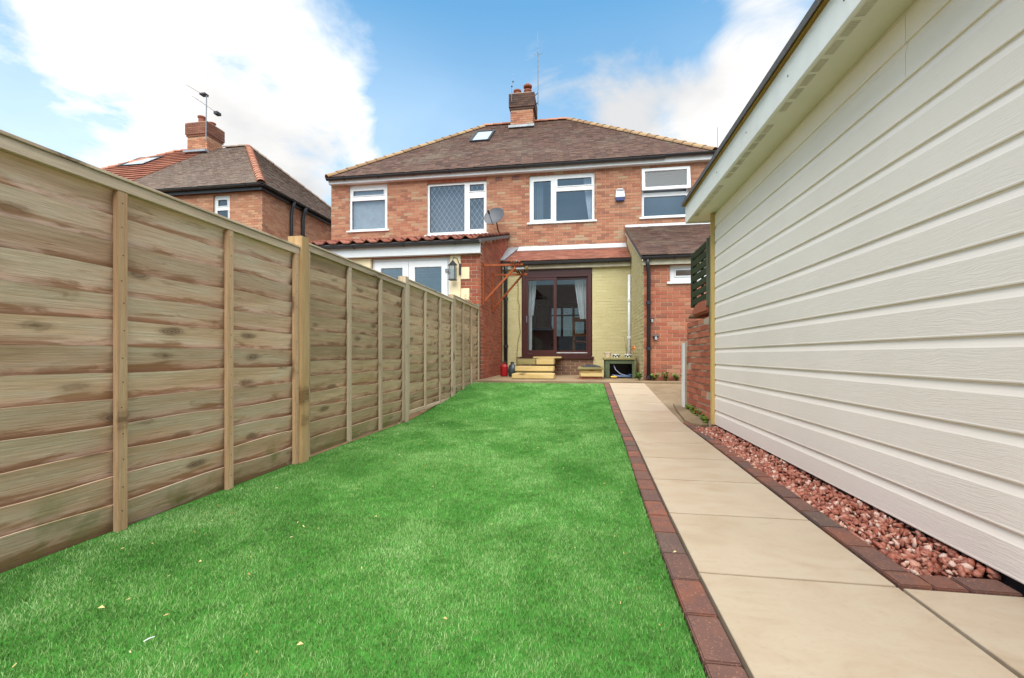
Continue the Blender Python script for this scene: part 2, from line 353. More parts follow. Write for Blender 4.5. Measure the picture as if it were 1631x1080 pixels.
def mk_glass(name, refl, tint):
    m = bpy.data.materials.new(name); m.use_nodes = True; t = m.node_tree; t.nodes.clear(); L = t.links.new
    out = t.nodes.new('ShaderNodeOutputMaterial'); mx = t.nodes.new('ShaderNodeMixShader'); tr = t.nodes.new('ShaderNodeBsdfTransparent'); gl = t.nodes.new('ShaderNodeBsdfGlossy')
    tr.inputs[0].default_value = tint; gl.inputs['Roughness'].default_value = .02; gl.inputs['Color'].default_value = (.92, .96, 1, 1)
    ge = t.nodes.new('ShaderNodeNewGeometry'); dt = t.nodes.new('ShaderNodeVectorMath'); dt.operation = 'DOT_PRODUCT'; L(ge.outputs['Incoming'], dt.inputs[0]); L(ge.outputs['Normal'], dt.inputs[1])
    ab = t.nodes.new('ShaderNodeMath'); ab.operation = 'ABSOLUTE'; L(dt.outputs['Value'], ab.inputs[0]); sb = t.nodes.new('ShaderNodeMath'); sb.operation = 'SUBTRACT'; sb.inputs[0].default_value = 1; L(ab.outputs[0], sb.inputs[1])
    pw = t.nodes.new('ShaderNodeMath'); pw.operation = 'POWER'; L(sb.outputs[0], pw.inputs[0]); pw.inputs[1].default_value = 4
    ad = t.nodes.new('ShaderNodeMath'); ad.operation = 'ADD'; L(pw.outputs[0], ad.inputs[0]); ad.inputs[1].default_value = refl; ad.use_clamp = True
    L(ad.outputs[0], mx.inputs[0]); L(tr.outputs[0], mx.inputs[1]); L(gl.outputs[0], mx.inputs[2]); L(mx.outputs[0], out.inputs[0]); return m
MT['front_glass'] = mk_glass('shaded_glass', .08, (.36, .39, .41, 1))
MT['glass'] = mk_glass('window_glass', .14, (.72, .76, .80, 1))
MT['glass_door'] = mk_glass('door_glass', .05, (.8, .82, .82, 1))

# cladding: painted fibre board with embossed woodgrain
m = Mat('grey_cladding', .5, .35); gz = m.vscale(m.pos, (0, 1.1, 60))
wob = m.noise(m.vscale(m.pos, (0, 1.6, 5)), 2.0, 3, .5)
g = m.noise(m.vscale(m.pos, (0, 2.6, 105), m.comb(0.0, 0.0, m.math('MULTIPLY', wob, 7.0))), 2.4, 3, .55, .3)
ro = m.math('MULTIPLY', m.orand(), .06)
m.color(m.mix(m.mr(m.noise(m.pos, 1.6, 4, .55), .35, .7), S(242, 229, 219), S(236, 223, 212)))
gl = m.attr('grain')
m.bump(m.math('MULTIPLY', m.mr(g, .4, .62), gl), .22, .0022)
MT['clad'] = m.m
MT['soffit'] = simple('cream_soffit', S(224, 221, 204), .5, .3, var=.03)
MT['white_paint'] = simple('white_fascia_board', S(234, 233, 228), .4, .4, var=.05, scale=9)
MT['slot'] = simple('soffit_slot', S(212, 207, 190), .7, .2)

# sandstone-effect slab
m = Mat('cream_slab', .42, .4); ro = m.math('MULTIPLY', m.orand(), 23.0); off = m.comb(ro, ro, ro)
n = m.noise(m.vscale(m.pos, (3.2, 6.5, 1), off), 1.3, 7, .66, .7); c = m.ramp(n, [(.3, S(166, 146, 123)), (.45, S(175, 156, 134)), (.6, S(180, 164, 143)), (.75, S(172, 152, 129))])
n2 = m.noise(m.pos, 46, 4, .7); c = m.mix(m.mr(n2, .55, .75, 0, .22), c, S(126, 108, 86))
n3 = m.noise(m.vscale(m.pos, (1, 1, 1), off), 1.8, 3, .5); c = m.mix(m.mr(n3, .52, .75, 0, .18), c, S(146, 126, 100))
c = m.mix(m.mr(m.orand(), 0, 1, 0, .16), c, S(142, 122, 96))
m.color(c).bump(m.noise(m.pos, 60, 5, .6), .08, .003); m.put(m.b.inputs['Roughness'], m.mr(n, .3, .7, .34, .5)); MT['slab'] = m.m
# block pavers
m = Mat('block_paver', .75, .3); r = m.rnd(); c = m.ramp(r, [(0, S(118, 76, 62)), (.2, S(98, 72, 64)), (.38, S(126, 80, 64)), (.55, S(108, 76, 66)), (.72, S(94, 76, 68)), (.86, S(122, 80, 64))], 'CONSTANT')
n = m.noise(m.pos, 9, 5, .65); c = m.mix(m.mr(n, .42, .7, 0, .75), c, S(84, 66, 64)); n2 = m.noise(m.pos, 130, 3, .6)
c = m.mix(m.mr(n2, .58, .72, 0, .6), c, S(176, 128, 104)); m.color(c).bump(m.noise(m.pos, 160, 3, .6), .5, .003); MT['paver'] = m.m
# gravel
m = Mat('red_gravel', .6, .35); r = m.rnd(); c = m.ramp(r, [(0, S(150, 80, 62)), (.2, S(164, 100, 82)), (.4, S(124, 64, 50)), (.55, S(182, 132, 114)), (.68, S(152, 84, 66)), (.82, S(204, 172, 158)), (.90, S(130, 68, 54))], 'CONSTANT')
n = m.noise(m.pos, 60, 4, .6); c = m.mix(m.mr(n, .45, .75, 0, .5), c, S(204, 160, 140)); m.color(c).bump(m.noise(m.pos, 120, 3, .6), .3, .003); MT['gravel'] = m.m
MT['gravel_bed'] = simple('gravel_bed', S(110, 62, 48), .9, .1, var=.3, scale=40)
# concrete
m = Mat('old_concrete', .9, .2); n = m.noise(m.pos, 2.2, 6, .65); c = m.ramp(n, [(.3, S(112, 94, 74)), (.5, S(134, 114, 90)), (.7, S(148, 128, 102))]); n2 = m.noise(m.pos, 60, 4, .7)
c = m.mix(m.mr(n2, .5, .75, 0, .4), c, S(98, 82, 64)); n3 = m.noise(m.pos, 1.3, 4, .6); c = m.mix(m.mr(n3, .55, .75, 0, .5), c, S(128, 94, 70)); m.color(c).bump(n2, .5, .006); MT['concrete'] = m.m
MT['soil'] = simple('bare_soil', S(104, 82, 60), .95, .1, var=.3, scale=7, bump=.6)
MT['moss'] = simple('moss', S(92, 104, 44), .95, .1, var=.4, scale=30)
# turf
m = Mat('turf_blade', .55, .25); r = m.attr('rnd'); n = m.noise(m.vscale(m.pos, (1, .8, 0)), 2.4, 5, .6, .6); n2 = m.noise(m.vscale(m.pos, (1, 1, 0)), 11, 3, .55)
f = m.math('ADD', m.math('MULTIPLY', m.math('SUBTRACT', n, .5), 2.3), m.math('ADD', m.math('MULTIPLY', m.math('SUBTRACT', n2, .5), .5), r))
c = m.ramp(f, [(.0, S(60, 98, 40)), (.25, S(88, 132, 62)), (.5, S(114, 154, 84)), (.75, S(134, 170, 104)), (1, S(158, 188, 128))])
m.color(c); MT['turf'] = m.m
MT['turf_base'] = simple('turf_backing', S(60, 116, 44), .9, .1, var=.25, scale=18)
MT['litter'] = Mat('dry_flecks', .8, .2); m = MT['litter']; m.color(m.ramp(m.rnd(), [(0, S(212, 184, 130)), (.4, S(196, 150, 92)), (.7, S(232, 214, 176)), (.9, S(190, 104, 54))], 'CONSTANT')); MT['litter'] = m.m
MT['leaf'] = Mat('leaf_green', .6, .3); m = MT['leaf']; m.color(m.ramp(m.rnd(), [(0, S(74, 120, 44)), (.35, S(96, 146, 58)), (.7, S(58, 98, 38)), (.9, S(124, 160, 74))], 'CONSTANT')); MT['leaf'] = m.m
MT['leaf_dry'] = Mat('leaf_dry', .7, .2); m = MT['leaf_dry']; m.color(m.ramp(m.rnd(), [(0, S(150, 104, 60)), (.4, S(126, 92, 54)), (.7, S(176, 130, 78))], 'CONSTANT')); MT['leaf_dry'] = m.m
MT['twig'] = simple('twig', S(104, 84, 56), .9, .1)

# ------------------------------------------------------------------ ground profile
def g(Y):
    t = Y-5.0
    if t <= 0: return 0.0
    if t < .5: return .088*t*t
    z = .022+.088*(t-.5)
    return min(z, .29)
def shift(Y):
    t = max(0.0, min(1.0, (Y-1.0)/4.5)); return .095*t*t*(3-2*t)
PATIO = .29
def strip(mb, x0, x1, ys, dz, sh=(0, 0)):
    for a, b in zip(ys[:-1], ys[1:]):
        mb.add([(x0+sh[0]*shift(a), a, g(a)+dz), (x1+sh[1]*shift(a), a, g(a)+dz), (x1+sh[1]*shift(b), b, g(b)+dz), (x0+sh[0]*shift(b), b, g(b)+dz)], [(0, 1, 2, 3)])
YS = [-30, -10, 0, 2.5, 4.9, 5.0, 5.1, 5.2, 5.3, 5.4, 5.5, 6, 7, 8, 8.55, 9, 30, 90]
mb = MB(); strip(mb, -70, 70, YS, -.045); mb.build('ground', MT['soil'], kind='structure')
YL = [.2+.05*i for i in range(162)]
YL = [y for y in YL if y <= 8.24]
mb = MB(); strip(mb, -2.06, .298, YL, -.012, (0, 1)); lawn = mb.build('lawn_base', MT['turf_base'], kind='structure')
mb = MB(); mb.box(-9, 4.6, 8.25, 12.5, PATIO-.2, PATIO-.004); patio = mb.build('patio', MT['concrete'], kind='structure')
# concrete yard right of the path
mb = MB(); strip(mb, 1.04, 3.4, [5.05, 5.15, 5.3, 5.5, 6, 6.5, 7, 7.5, 8.0, 8.26], -.008, (1, 0)); mb.build('concrete_yard', MT['concrete'], kind='structure')

# turf blades
def build_turf():
    P = []
    for y0, y1, dens, wd, seg in ((.55, 2.0, 52000, .0014, 2), (2.0, 3.4, 30000, .0021, 1), (3.4, 5.2, 16000, .003, 1), (5.2, 8.22, 9000, .0045, 1)):
        n = int(dens*(y1-y0)*2.35); x = RNG.uniform(-2.03, .300, n); y = RNG.uniform(y0, y1, n)
        P.append((x, y, wd, seg))
    vs = []; fs = []; rr = []; base = 0
    gv = np.vectorize(g); sv = np.vectorize(shift)
    for x, y, wd, seg in P:
        n = len(x); z = gv(y)-.012; x = x+sv(y)*np.clip((x+2.0)/2.3, 0, 1)
        h = RNG.uniform(.006, .016, n); a = RNG.uniform(0, 2*math.pi, n)
        patch = np.sin(x*3.1+1.7*np.sin(y*2.3))+np.sin(y*4.1+2.1*np.sin(x*2.7+1))+.8*np.sin(x*9+y*7)
        la = .9*patch+1.2+RNG.normal(0, 2.2, n); lm = RNG.uniform(.2, .95, n)*h
        wx = np.cos(a)*wd*.5; wy = np.sin(a)*wd*.5; lx = np.cos(la)*lm; ly = np.sin(la)*lm
        r = np.clip(.40+RNG.normal(0, .24, n)-.05*patch, 0, 1)
        if seg == 2:
            V = np.stack([np.stack([x-wx, y-wy, z], 1), np.stack([x+wx, y+wy, z], 1), np.stack([x+lx*.35+wx*.8, y+ly*.35+wy*.8, z+h*.62], 1), np.stack([x+lx*.35-wx*.8, y+ly*.35-wy*.8, z+h*.62], 1), np.stack([x+lx, y+ly, z+h*.95], 1)], 1).reshape(-1, 3)
            i = base+np.arange(n)*5
            T = np.stack([i, i+1, i+2, i, i+2, i+3, i+3, i+2, i+4], 1).reshape(-1, 3); rr.append(np.repeat(r, 3)); base += n*5
        else:
            V = np.stack([np.stack([x-wx, y-wy, z], 1), np.stack([x+wx, y+wy, z], 1), np.stack([x+lx, y+ly, z+h], 1)], 1).reshape(-1, 3)
            i = base+np.arange(n)*3; T = np.stack([i, i+1, i+2], 1); rr.append(r); base += n*3
        vs.append(V); fs.append(T)
    V = np.concatenate(vs); T = np.concatenate(fs); r = np.concatenate(rr)
    me = bpy.data.meshes.new('grass'); me.vertices.add(len(V)); me.vertices.foreach_set('co', V.ravel().astype(np.float32))
    me.loops.add(T.size); me.loops.foreach_set('vertex_index', T.ravel().astype(np.int32))
    me.polygons.add(len(T)); me.polygons.foreach_set('loop_start', (np.arange(len(T))*3).astype(np.int32)); me.update(calc_edges=True)
    at = me.attributes.new('rnd', 'FLOAT', 'FACE'); at.data.foreach_set('value', r.astype(np.float32))
    me.materials.append(MT['turf'])
    link('grass', me, kind='stuff', label='short bright green artificial turf of the lawn', category='grass')
build_turf()
# dry flecks on the turf
mb = MB()
for i in range(95):
    x = random.uniform(-1.95, .28); y = random.uniform(.85, 5.0)**1.0; a = random.uniform(0, math.pi); l = random.uniform(.002, .007); wd = random.uniform(.0008, .0022); z = .013
    c, s_ = math.cos(a), math.sin(a); t = random.uniform(-.004, .006)
    mb.add([(x-l*c-wd*s_, y-l*s_+wd*c, z), (x-l*c+wd*s_, y-l*s_-wd*c, z), (x+l*c+wd*s_, y+l*s_-wd*c, z+t), (x+l*c-wd*s_, y+l*s_+wd*c, z+t), (x, y, z+.004)], [(0, 1, 4), (1, 2, 4), (2, 3, 4), (3, 0, 4)], random.random())
for px, py, l in ((160, 965, .011), (477, 1023, .009), (1075, 877, .008), (318, 892, .007)):
    d = ray(px, py); k = (.022-CAMZ)/d.z; x, y = d.x*k, d.y*k; mb.add([(x-l, y, .014), (x, y-l*.45, .018), (x+l, y+.004, .016), (x, y+l*.4, .022)], [(0, 1, 2, 3)], .95)
mb.build('leaf_litter', MT['litter'], weld=False, kind='stuff', label='dry flecks and leaf bits scattered over the turf', category='litter')
d = ray(237, 1018); k = (.016-CAMZ)/d.z
mb = MB().tube([(d.x*k-.004, d.y*k-.011, .016), (d.x*k+.001, d.y*k, .018), (d.x*k+.005, d.y*k+.012, .016)], [.0013, .0017, .0012], 6)
mb.build('white_splinter', MT['upvc'], label='small white splinter lying on the turf near the fence', category='splinter')

# ------------------------------------------------------------------ path of slabs, edging
PX0, PX1 = .402, 1.036
path = MB(); strip(path, .31, 1.046, [.0]+[y for y in YL if y > .2], -.026, (1, 1)); pathbed = path.build('path', MT['grout'], kind='structure')
def slab_mesh(x0, x1, y0, y1, off=True):
    mb = MB(); gap = .005
    def P(x, y, dz): return (x+(shift(y) if off else 0), y, g(y)+dz)
    a, b, c, d = x0+gap, x1-gap, y0+gap, y1-gap
    mb.hexa([P(a, c, -.03), P(b, c, -.03), P(b, d, -.03), P(a, d, -.03), P(a, c, 0), P(b, c, 0), P(b, d, 0), P(a, d, 0)]); return mb
yj = [1.645+.6*i for i in range(-3, 12)]
for a, b in zip(yj[:-1], yj[1:]):
    slab_mesh(PX0, PX1, a, b).build('slab', MT['slab'], pathbed, bevel=.0015)
mb = MB(); mb.box(1.045, 1.60, -.2, 1.75, -.06, -.0262); side = mb.build('side_path', MT['grout'], kind='structure')
for a, b in ((1.045, 1.642), (.445, 1.045), (-.155, .445)):
    slab_mesh(1.044, 1.42, a, b, False).build('slab', MT['slab'], side, bevel=.0015)
# block edging, left of the path
edl = MB(); strip(edl, .295, .43, [.3]+[y for y in YL if y > .3], -.03, (1, 1)); edl = edl.build('path_edging', MT['grout'], kind='structure')
def paver(parent, x0, x1, y0, y1):
    mb = MB(); q = .0035; j = random.uniform(-.002, .002)
    def P(x, y, dz): return (x+shift(y), y, g(y)+dz+j)
    mb.hexa([P(x0+q, y0+q, -.05), P(x1-q, y0+q, -.05), P(x1-q, y1-q, -.05), P(x0+q, y1-q, -.05), P(x0+q, y0+q, .004), P(x1-q, y0+q, .004), P(x1-q, y1-q, .004), P(x0+q, y1-q, .004)])
    return mb.build('block', MT['paver'], parent, bevel=.004)
y = .34
while y < 8.2:
    paver(edl, .299, .397, y, y+.206); y += .206
edr = MB(); edr.box(1.05, 1.165, 1.64, 5.35, -.09, -.02); edr = edr.build('gravel_edging', MT['grout'], kind='structure')
y = 1.75
while y < 5.2:
    paver(edr, 1.041, 1.143, y, y+.206); y += .206
for x0, x1 in ((1.041, 1.145), (1.145, 1.25), (1.25, 1.40)): paver(edr, x0, x1, 1.648, 1.749)
# gravel bed
mb = MB(); mb.box(1.15, 1.62, 1.74, 5.0, -.10, -.028); mb.build('gravel_bed', MT['gravel_bed'], kind='structure')
def build_gravel():
    bm = bmesh.new(); bmesh.ops.create_icosphere(bm, subdivisions=1, radius=1); base = np.array([v.co[:] for v in bm.verts]); tri = np.array([[v.index for v in f.verts] for f in bm.faces]); bm.free()
    vs = []; fs = []; rr = []; nb = 0
    for layer in range(2):
        n = 1750 if layer else 1500
        for i in range(n):
            y = 1.76+3.2*random.random(); x = random.uniform(1.165, 1.46)
            far = (y-1.75)/3.3
            s_ = random.uniform(.006, .0175)
            sc = np.array([s_*random.uniform(.9, 1.7), s_*random.uniform(.8, 1.25), s_*random.uniform(.4, .85)])
            V = base*(1+RNG.uniform(-.42, .36, (len(base), 1)))*sc
            q = Quaternion((random.gauss(0, 1), random.gauss(0, 1), random.gauss(0, 1), random.gauss(0, 1))).normalized().to_matrix()
            V = V@np.array(q)
            V += np.array([x, y, -.022+layer*.014+random.uniform(-.004, .006)+max(0, x-1.28)*.14])
            vs.append(V); fs.append(tri+nb); nb += len(V); rr += [random.random()]*len(tri)
    V = np.concatenate(vs); T = np.concatenate(fs)
    me = bpy.data.meshes.new('gravel'); me.vertices.add(len(V)); me.vertices.foreach_set('co', V.ravel().astype(np.float32)); me.loops.add(T.size); me.loops.foreach_set('vertex_index', T.ravel().astype(np.int32))
    me.polygons.add(len(T)); me.polygons.foreach_set('loop_start', (np.arange(len(T))*3).astype(np.int32)); me.update(calc_edges=True)
    at = me.attributes.new('rnd', 'FLOAT', 'FACE'); at.data.foreach_set('value', np.array(rr, np.float32))
    me.materials.append(MT['gravel'])
    link('gravel', me, kind='stuff', label='red and pink gravel along the foot of the cladding', category='gravel')
build_gravel()
# broken concrete flag by the garden wall
fl = thing('broken_flagstone', 'broken concrete flag lying at the foot of the brick garden wall', 'flagstone', (1.25, 5.2, 0))
poly = [(1.17, 5.30), (1.19, 5.12), (1.27, 4.99), (1.36, 5.04), (1.37, 5.5), (1.36, 6.2), (1.24, 6.3), (1.20, 5.9)]
mb = MB(); mb.prism(poly, lambda u, v, w_: (u, v, g(v)+w_), -.03, .022); mb.build('flag', MT['concrete'], fl, bevel=.004)

# ------------------------------------------------------------------ fence
FX = -2.04
fence = thing('garden_fence', 'weathered timber overlap fence along the left side of the lawn', 'fence', (FX, 4, 0))
def fence_panel(label, y0, y1, zb, zt, battens, mats, nb=11, bottom_rail=False):
    t = bpy.data.objects.new('panel', None); COL.objects.link(t); t.parent = fence; t.location = -fence.location; t['label'] = label; t.empty_display_size = .1
    H = zt-.05-zb; ex = H/nb
    for k in range(nb):
        z0 = zb+k*ex-.022; z1 = zb+(k+1)*ex; n = 14; mb = MB(); vs = []
        j = random.uniform(-.003, .003); ph = random.uniform(0, 6); amp = random.uniform(.002, .008)
        for i in range(n+1):
            y = y0+(y1-y0)*i/n; wv = amp*math.sin(ph+i*.9)+random.uniform(-.0012, .0012); bow = .003*math.sin(ph*2+i*.5)
            vs += [(FX-.052+bow*.5, y, z0), (FX-.042+bow*.5, y, z0), (FX-.003+j*.3+bow*.3, y, z1+wv), (FX-.014+j*.3+bow*.3, y, z1+wv)]
        fs = []
        for i in range(n):
            a = i*4; b = a+4
            for q in range(4): fs.append((a+q, a+(q+1)%4, b+(q+1)%4, b+q))
        fs += [(0, 1, 2, 3), (n*4+3, n*4+2, n*4+1, n*4)]
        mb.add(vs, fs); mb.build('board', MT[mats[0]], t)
    for yb, wd in battens:
        MB().box(FX-.002, FX+.024, yb-wd/2, yb+wd/2, zb-.01, zt-.052).build('batten', MT[mats[1]], t, bevel=.002)
    MB().box(FX-.012, FX+.026, y0, y1, zt-.052, zt-.004).build('top_rail', MT[mats[2]], t, bevel=.002)
    MB().box(FX-.05, FX+.034, y0, y1, zt-.004, zt+.010).build('capping', MT[mats[2]], t, bevel=.002)
    nl = MB()
    for yb, wd in battens:
        for k in range(nb):
            zz_ = zb+(k+.62)*ex+random.uniform(-.012, .012); yy_n = yb+random.uniform(-.006, .006); nl.tube([(FX+.022, yy_n, zz_), (FX+.0252, yy_n, zz_)], .0028, 6)
    nl.build('nail_heads', MT['dark_metal'], t, weld=False, kind='stuff')
    if bottom_rail: MB().box(FX-.004, FX+.020, y0+.03, y1-.03, zb, zb+.04).build('bottom_rail', MT[mats[2]], t, bevel=.002)
    return t
bm_near = ('board', 'batten', 'rail'); bm_far = ('board_far', 'post_old', 'rail')
fence_panel('nearest weathered fence panel, cut off by the left edge of the photo', 1.06, 2.895, 0, 1.55, ((1.66, .044), (2.27, .042), (2.872, .04), (1.08, .04)), bm_near, 13)
fence_panel('fence panel with a dark vertical stain, second from the camera', 2.985, 4.83, .02, 1.60, ((3.01, .036), (3.61, .042), (4.22, .042), (4.81, .036)), bm_far, 13)
fence_panel('third fence panel from the camera, with a gap under its bottom rail', 4.92, 6.75, .07, 1.66, ((4.94, .036), (5.52, .04), (6.13, .04), (6.73, .036)), bm_far, 13, True)
fence_panel('fourth fence panel from the camera, nearest full panel to the houses', 6.84, 8.55, .16, 1.73, ((6.86, .036), (7.40, .04), (7.97, .04), (8.53, .036)), bm_far, 13)
fence_panel('short last fence panel butting against the red brick extension', 8.64, 9.02, .26, 1.73, ((8.66, .03), (9.0, .03)), bm_far, 13)
fence_panel('fence panel beside the camera at the near end of the lawn', -.86, .975, 0, 1.55, ((-.84, .036), (-.25, .04), (.36, .04), (.955, .04)), bm_near, 13)
def fence_post(label, y, wd, zt, mat, x0=FX-.065, x1=FX+.03):
    t = MB().box(x0, x1, y-wd/2, y+wd/2, g(y)-.03, zt).build('post', MT[mat], fence, bevel=.003); t['label'] = label
    MB().box(x0+.012, x1-.012, y-wd/2+.012, y+wd/2-.012, zt, zt+.003).build('post_top', MT['post_old'], t)
fence_post('honey coloured thick fence post between the two nearest full panels', 2.94, .085, 1.635, 'post', FX-.07, FX+.045)
fence_post('green grey fence post between the second and third panels', 4.875, .085, 1.69, 'post_old')
fence_post('slim grey fence post between the third and fourth panels', 6.795, .085, 1.74, 'post_old')
fence_post('farthest fence post, dark and narrow, before the short panel', 8.595, .08, 1.80, 'trellis_post')

# ------------------------------------------------------------------ clad garden building on the right
SX = 1.40; SY1 = 4.96; SY0 = -1.6; STOP = 2.29
shed = thing('garden_building', 'garden building clad in pale grey boards with white overhanging eaves', 'outbuilding', (SX+1.2, 2, 0))
def clad_board(y0, y1, z0, z1):
    n = [(.0, z0+.001), (-.001, z0+.006), (0, z0+.011), (0, z1-.043), (.0025, z1-.036), (.0065, z1-.022), (.0095, z1-.010), (.010, z1+.006), (.03, z1+.006), (.03, z0+.001)]
    vs = [(SX+a, y0, b) for a, b in n]+[(SX+a, y1, b) for a, b in n]; k = len(n)
    fs = [(i, (i+1)%k, k+(i+1)%k, k+i) for i in range(k)]+[tuple(range(k)), tuple(range(k, 2*k))[::-1]]
    mb = MB(); mb.add(vs, fs); me = mb.mesh('cladding_board', MT['clad'])
    at = me.attributes.new('grain', 'FLOAT', 'FACE')
    at.data.foreach_set('value', [1.0 if (abs(p.normal.x) > .99) else .0 for p in me.polygons])
    link('cladding_board', me, shed)
pz = .1625; z = .035; rows = []
zj = [.035, .19]+[.19+pz*i for i in range(1, 14)]
for a, b in zip(zj[:-1], zj[1:]):
    if a > STOP: break
    b2 = min(b, STOP+.05)
    if a > 1.85: clad_board(SY0, 2.17-.0015, a, b); clad_board(2.17+.0015, SY1, a, b)
    else: clad_board(SY0, SY1, a, b)
MB().box(SX+.035, SX+2.6, SY0+.01, SY1-.01, .03, STOP+.05).build('wall_core', MT['room'], shed)
MB().box(SX+.03, SX+2.5, SY0+.3, SY1-.2, -.2, .03).build('base', MT['black'], shed)
MB().box(SX-.034, SX+.03, SY1+.002, SY1+.042, .03, STOP-.004).build('corner_post', MT['corner'], shed, bevel=.002)
MB().box(SX+.03, SX+2.6, SY1, SY1+.02, .05, STOP).build('end_wall', MT['clad'], shed)
EX = 1.174; EY = 5.29
MB().box(EX+.018, SX+.06, SY0, EY-.02, STOP, STOP+.012).build('soffit', MT['soffit'], shed)
MB().box(SX+.06, SX+2.6, SY1+.02, EY-.02, STOP, STOP+.012).build('end_soffit', MT['soffit'], shed)
for a, b in ((SY0, 1.02), (1.022, 3.1), (3.102, EY)):
    MB().box(EX, EX+.018, a, b, STOP-.012, STOP+.185).build('fascia_board', MT['white_paint'], shed, bevel=.002)
MB().box(EX+.018, SX+2.6, EY-.018, EY, STOP-.012, STOP+.185).build('end_fascia', MT['white_paint'], shed)
MB().box(EX-.022, EX+.03, SY0, EY+.02, STOP+.187, STOP+.215).build('edge_batten', MT['edge_wood'], shed)
MB().box(EX-.03, SX+2.6, SY0, EY+.028, STOP+.216, STOP+.232).build('roof_felt', MT['felt'], shed)
MB().box(EX-.036, EX-.03, SY0, EY+.03, STOP+.190, STOP+.234).build('drip_edge', MT['felt'], shed)
mb = MB(); y = .2
while y < EY-.1:
    if int(y/.13) % 8 != 7 and (y % .13) < .105: mb.box(EX+.036, EX+.078, y, y+.0045, STOP-.0025, STOP-.0005)
    y += .0105
mb.build('vent_slots', MT['slot'], shed, weld=False, kind='stuff')
mb = MB()
for yy in (1.55, 2.2, 2.75, 3.4, 4.1): mb.tube([(EX-.003, yy, STOP+.09), (EX+.002, yy, STOP+.09)], .006, 8)
mb.build('fascia_nails', MT['grey_metal'], shed, weld=False)

# ------------------------------------------------------------------ brickwork and tiles
def mapY(Y): return lambda u, v, w_: (u, Y-w_, v)          # faces the camera (-Y)
def mapXp(X): return lambda u, v, w_: (X+w_, u, v)         # faces +X
def mapXm(X): return lambda u, v, w_: (X-w_, u, v)         # faces -X
def bricks(u0, u1, v0, v1, holes=(), vtop=None, L=.215, H=.065, J=.010, start=0.0):
    out = []; c = v0; k = 0
    while c+H <= v1+.001:
        a = u0-(L+J)/2*(k % 2)-start*(k % 2)
        while a < u1:
            p, q = max(a, u0), min(a+L, u1); a += L+J
            if q-p < .03: continue
            if vtop and c+H > min(vtop(p), vtop(q)): continue
            parts = [(p, q, c, c+H)]
            for h in holes:
                new = []
                for (x0, x1, z0, z1) in parts:
                    if x1 <= h[0] or x0 >= h[1] or z1 <= h[2] or z0 >= h[3]: new.append((x0, x1, z0, z1)); continue
                    if x0 < h[0]: new.append((x0, h[0], z0, z1))
                    if x1 > h[1]: new.append((h[1], x1, z0, z1))
                    m0, m1 = max(x0, h[0]), min(x1, h[1])
                    if z0 < h[2]: new.append((m0, m1, z0, h[2]))
                    if z1 > h[3]: new.append((m0, m1, h[3], z1))
                parts = [r for r in new if r[1]-r[0] > .015 and r[3]-r[2] > .012]
            out += parts
        c += H+J; k += 1
    return out
_bc = {}
def brick_parts(lst, fmap, axis, mat, parent, pick=None, name='brick', proud=.007):
    """bricks picked become parts of their own, the rest one joined part"""
    mb = MB(); nsep = 0
    for (a, b, c, d) in lst:
        w1 = proud+random.uniform(-.0025, .0025)
        if pick and pick(a, b, c, d):
            key = (axis, round(b-a, 3), round(d-c, 3), mat.name)
            if key not in _bc:
                l, h = (b-a)/2, (d-c)/2; m_ = MB()
                m_.box(-l, l, -.015, .015, -h, h) if axis == 'x' else m_.box(-.015, .015, -l, l, -h, h)
                _bc[key] = m_.mesh('brick', mat, bevel=.003)
            link(name, _bc[key], parent, loc=fmap((a+b)/2, (c+d)/2, w1-.015)); nsep += 1
        else:
            P = [fmap(a, c, -.02), fmap(b, c, -.02), fmap(b, d, -.02), fmap(a, d, -.02), fmap(a, c, w1), fmap(b, c, w1), fmap(b, d, w1), fmap(a, d, w1)]
            mb.add(P, [(4, 5, 6, 7), (0, 1, 5, 4), (1, 2, 6, 5), (2, 3, 7, 6), (3, 0, 4, 7)], random.uniform(.001, 1))
    if mb.v: mb.build('brick_courses', mat, parent, weld=False, kind='stuff')
    return nsep
def tile_field(org, ud, sd, nrm, slen, urange, tw=.165, gauge=.1, th=.013, lift=.012):
    org, ud, sd, nrm = Vector(org), Vector(ud).normalized(), Vector(sd).normalized(), Vector(nrm).normalized(); mb = MB(); k = 0; v = 0.0
    while v < slen-.02:
        v1 = min(v+gauge*1.25, slen); a, b = urange(v+gauge*.5); x = a-(tw/2 if k % 2 else 0)-random.uniform(0, .004)
        while x < b:
            p, q = max(x+.0015, a), min(x+tw-.0015, b); x += tw
            if q-p < .02: continue
            j = random.uniform(-.003, .003); dv = random.uniform(-.003, .003)
            f = lambda u_, v_, n_: org+ud*u_+sd*v_+nrm*n_
            mb.hexa([f(p, v+dv, lift-.006+j), f(q, v+dv, lift-.006+j), f(q, v1, -.006), f(p, v1, -.006), f(p, v+dv, lift+th+j), f(q, v+dv, lift+th+j), f(q, v1, .006), f(p, v1, .006)], random.uniform(.001, 1))
        v += gauge; k += 1
    return mb
_hm = {}
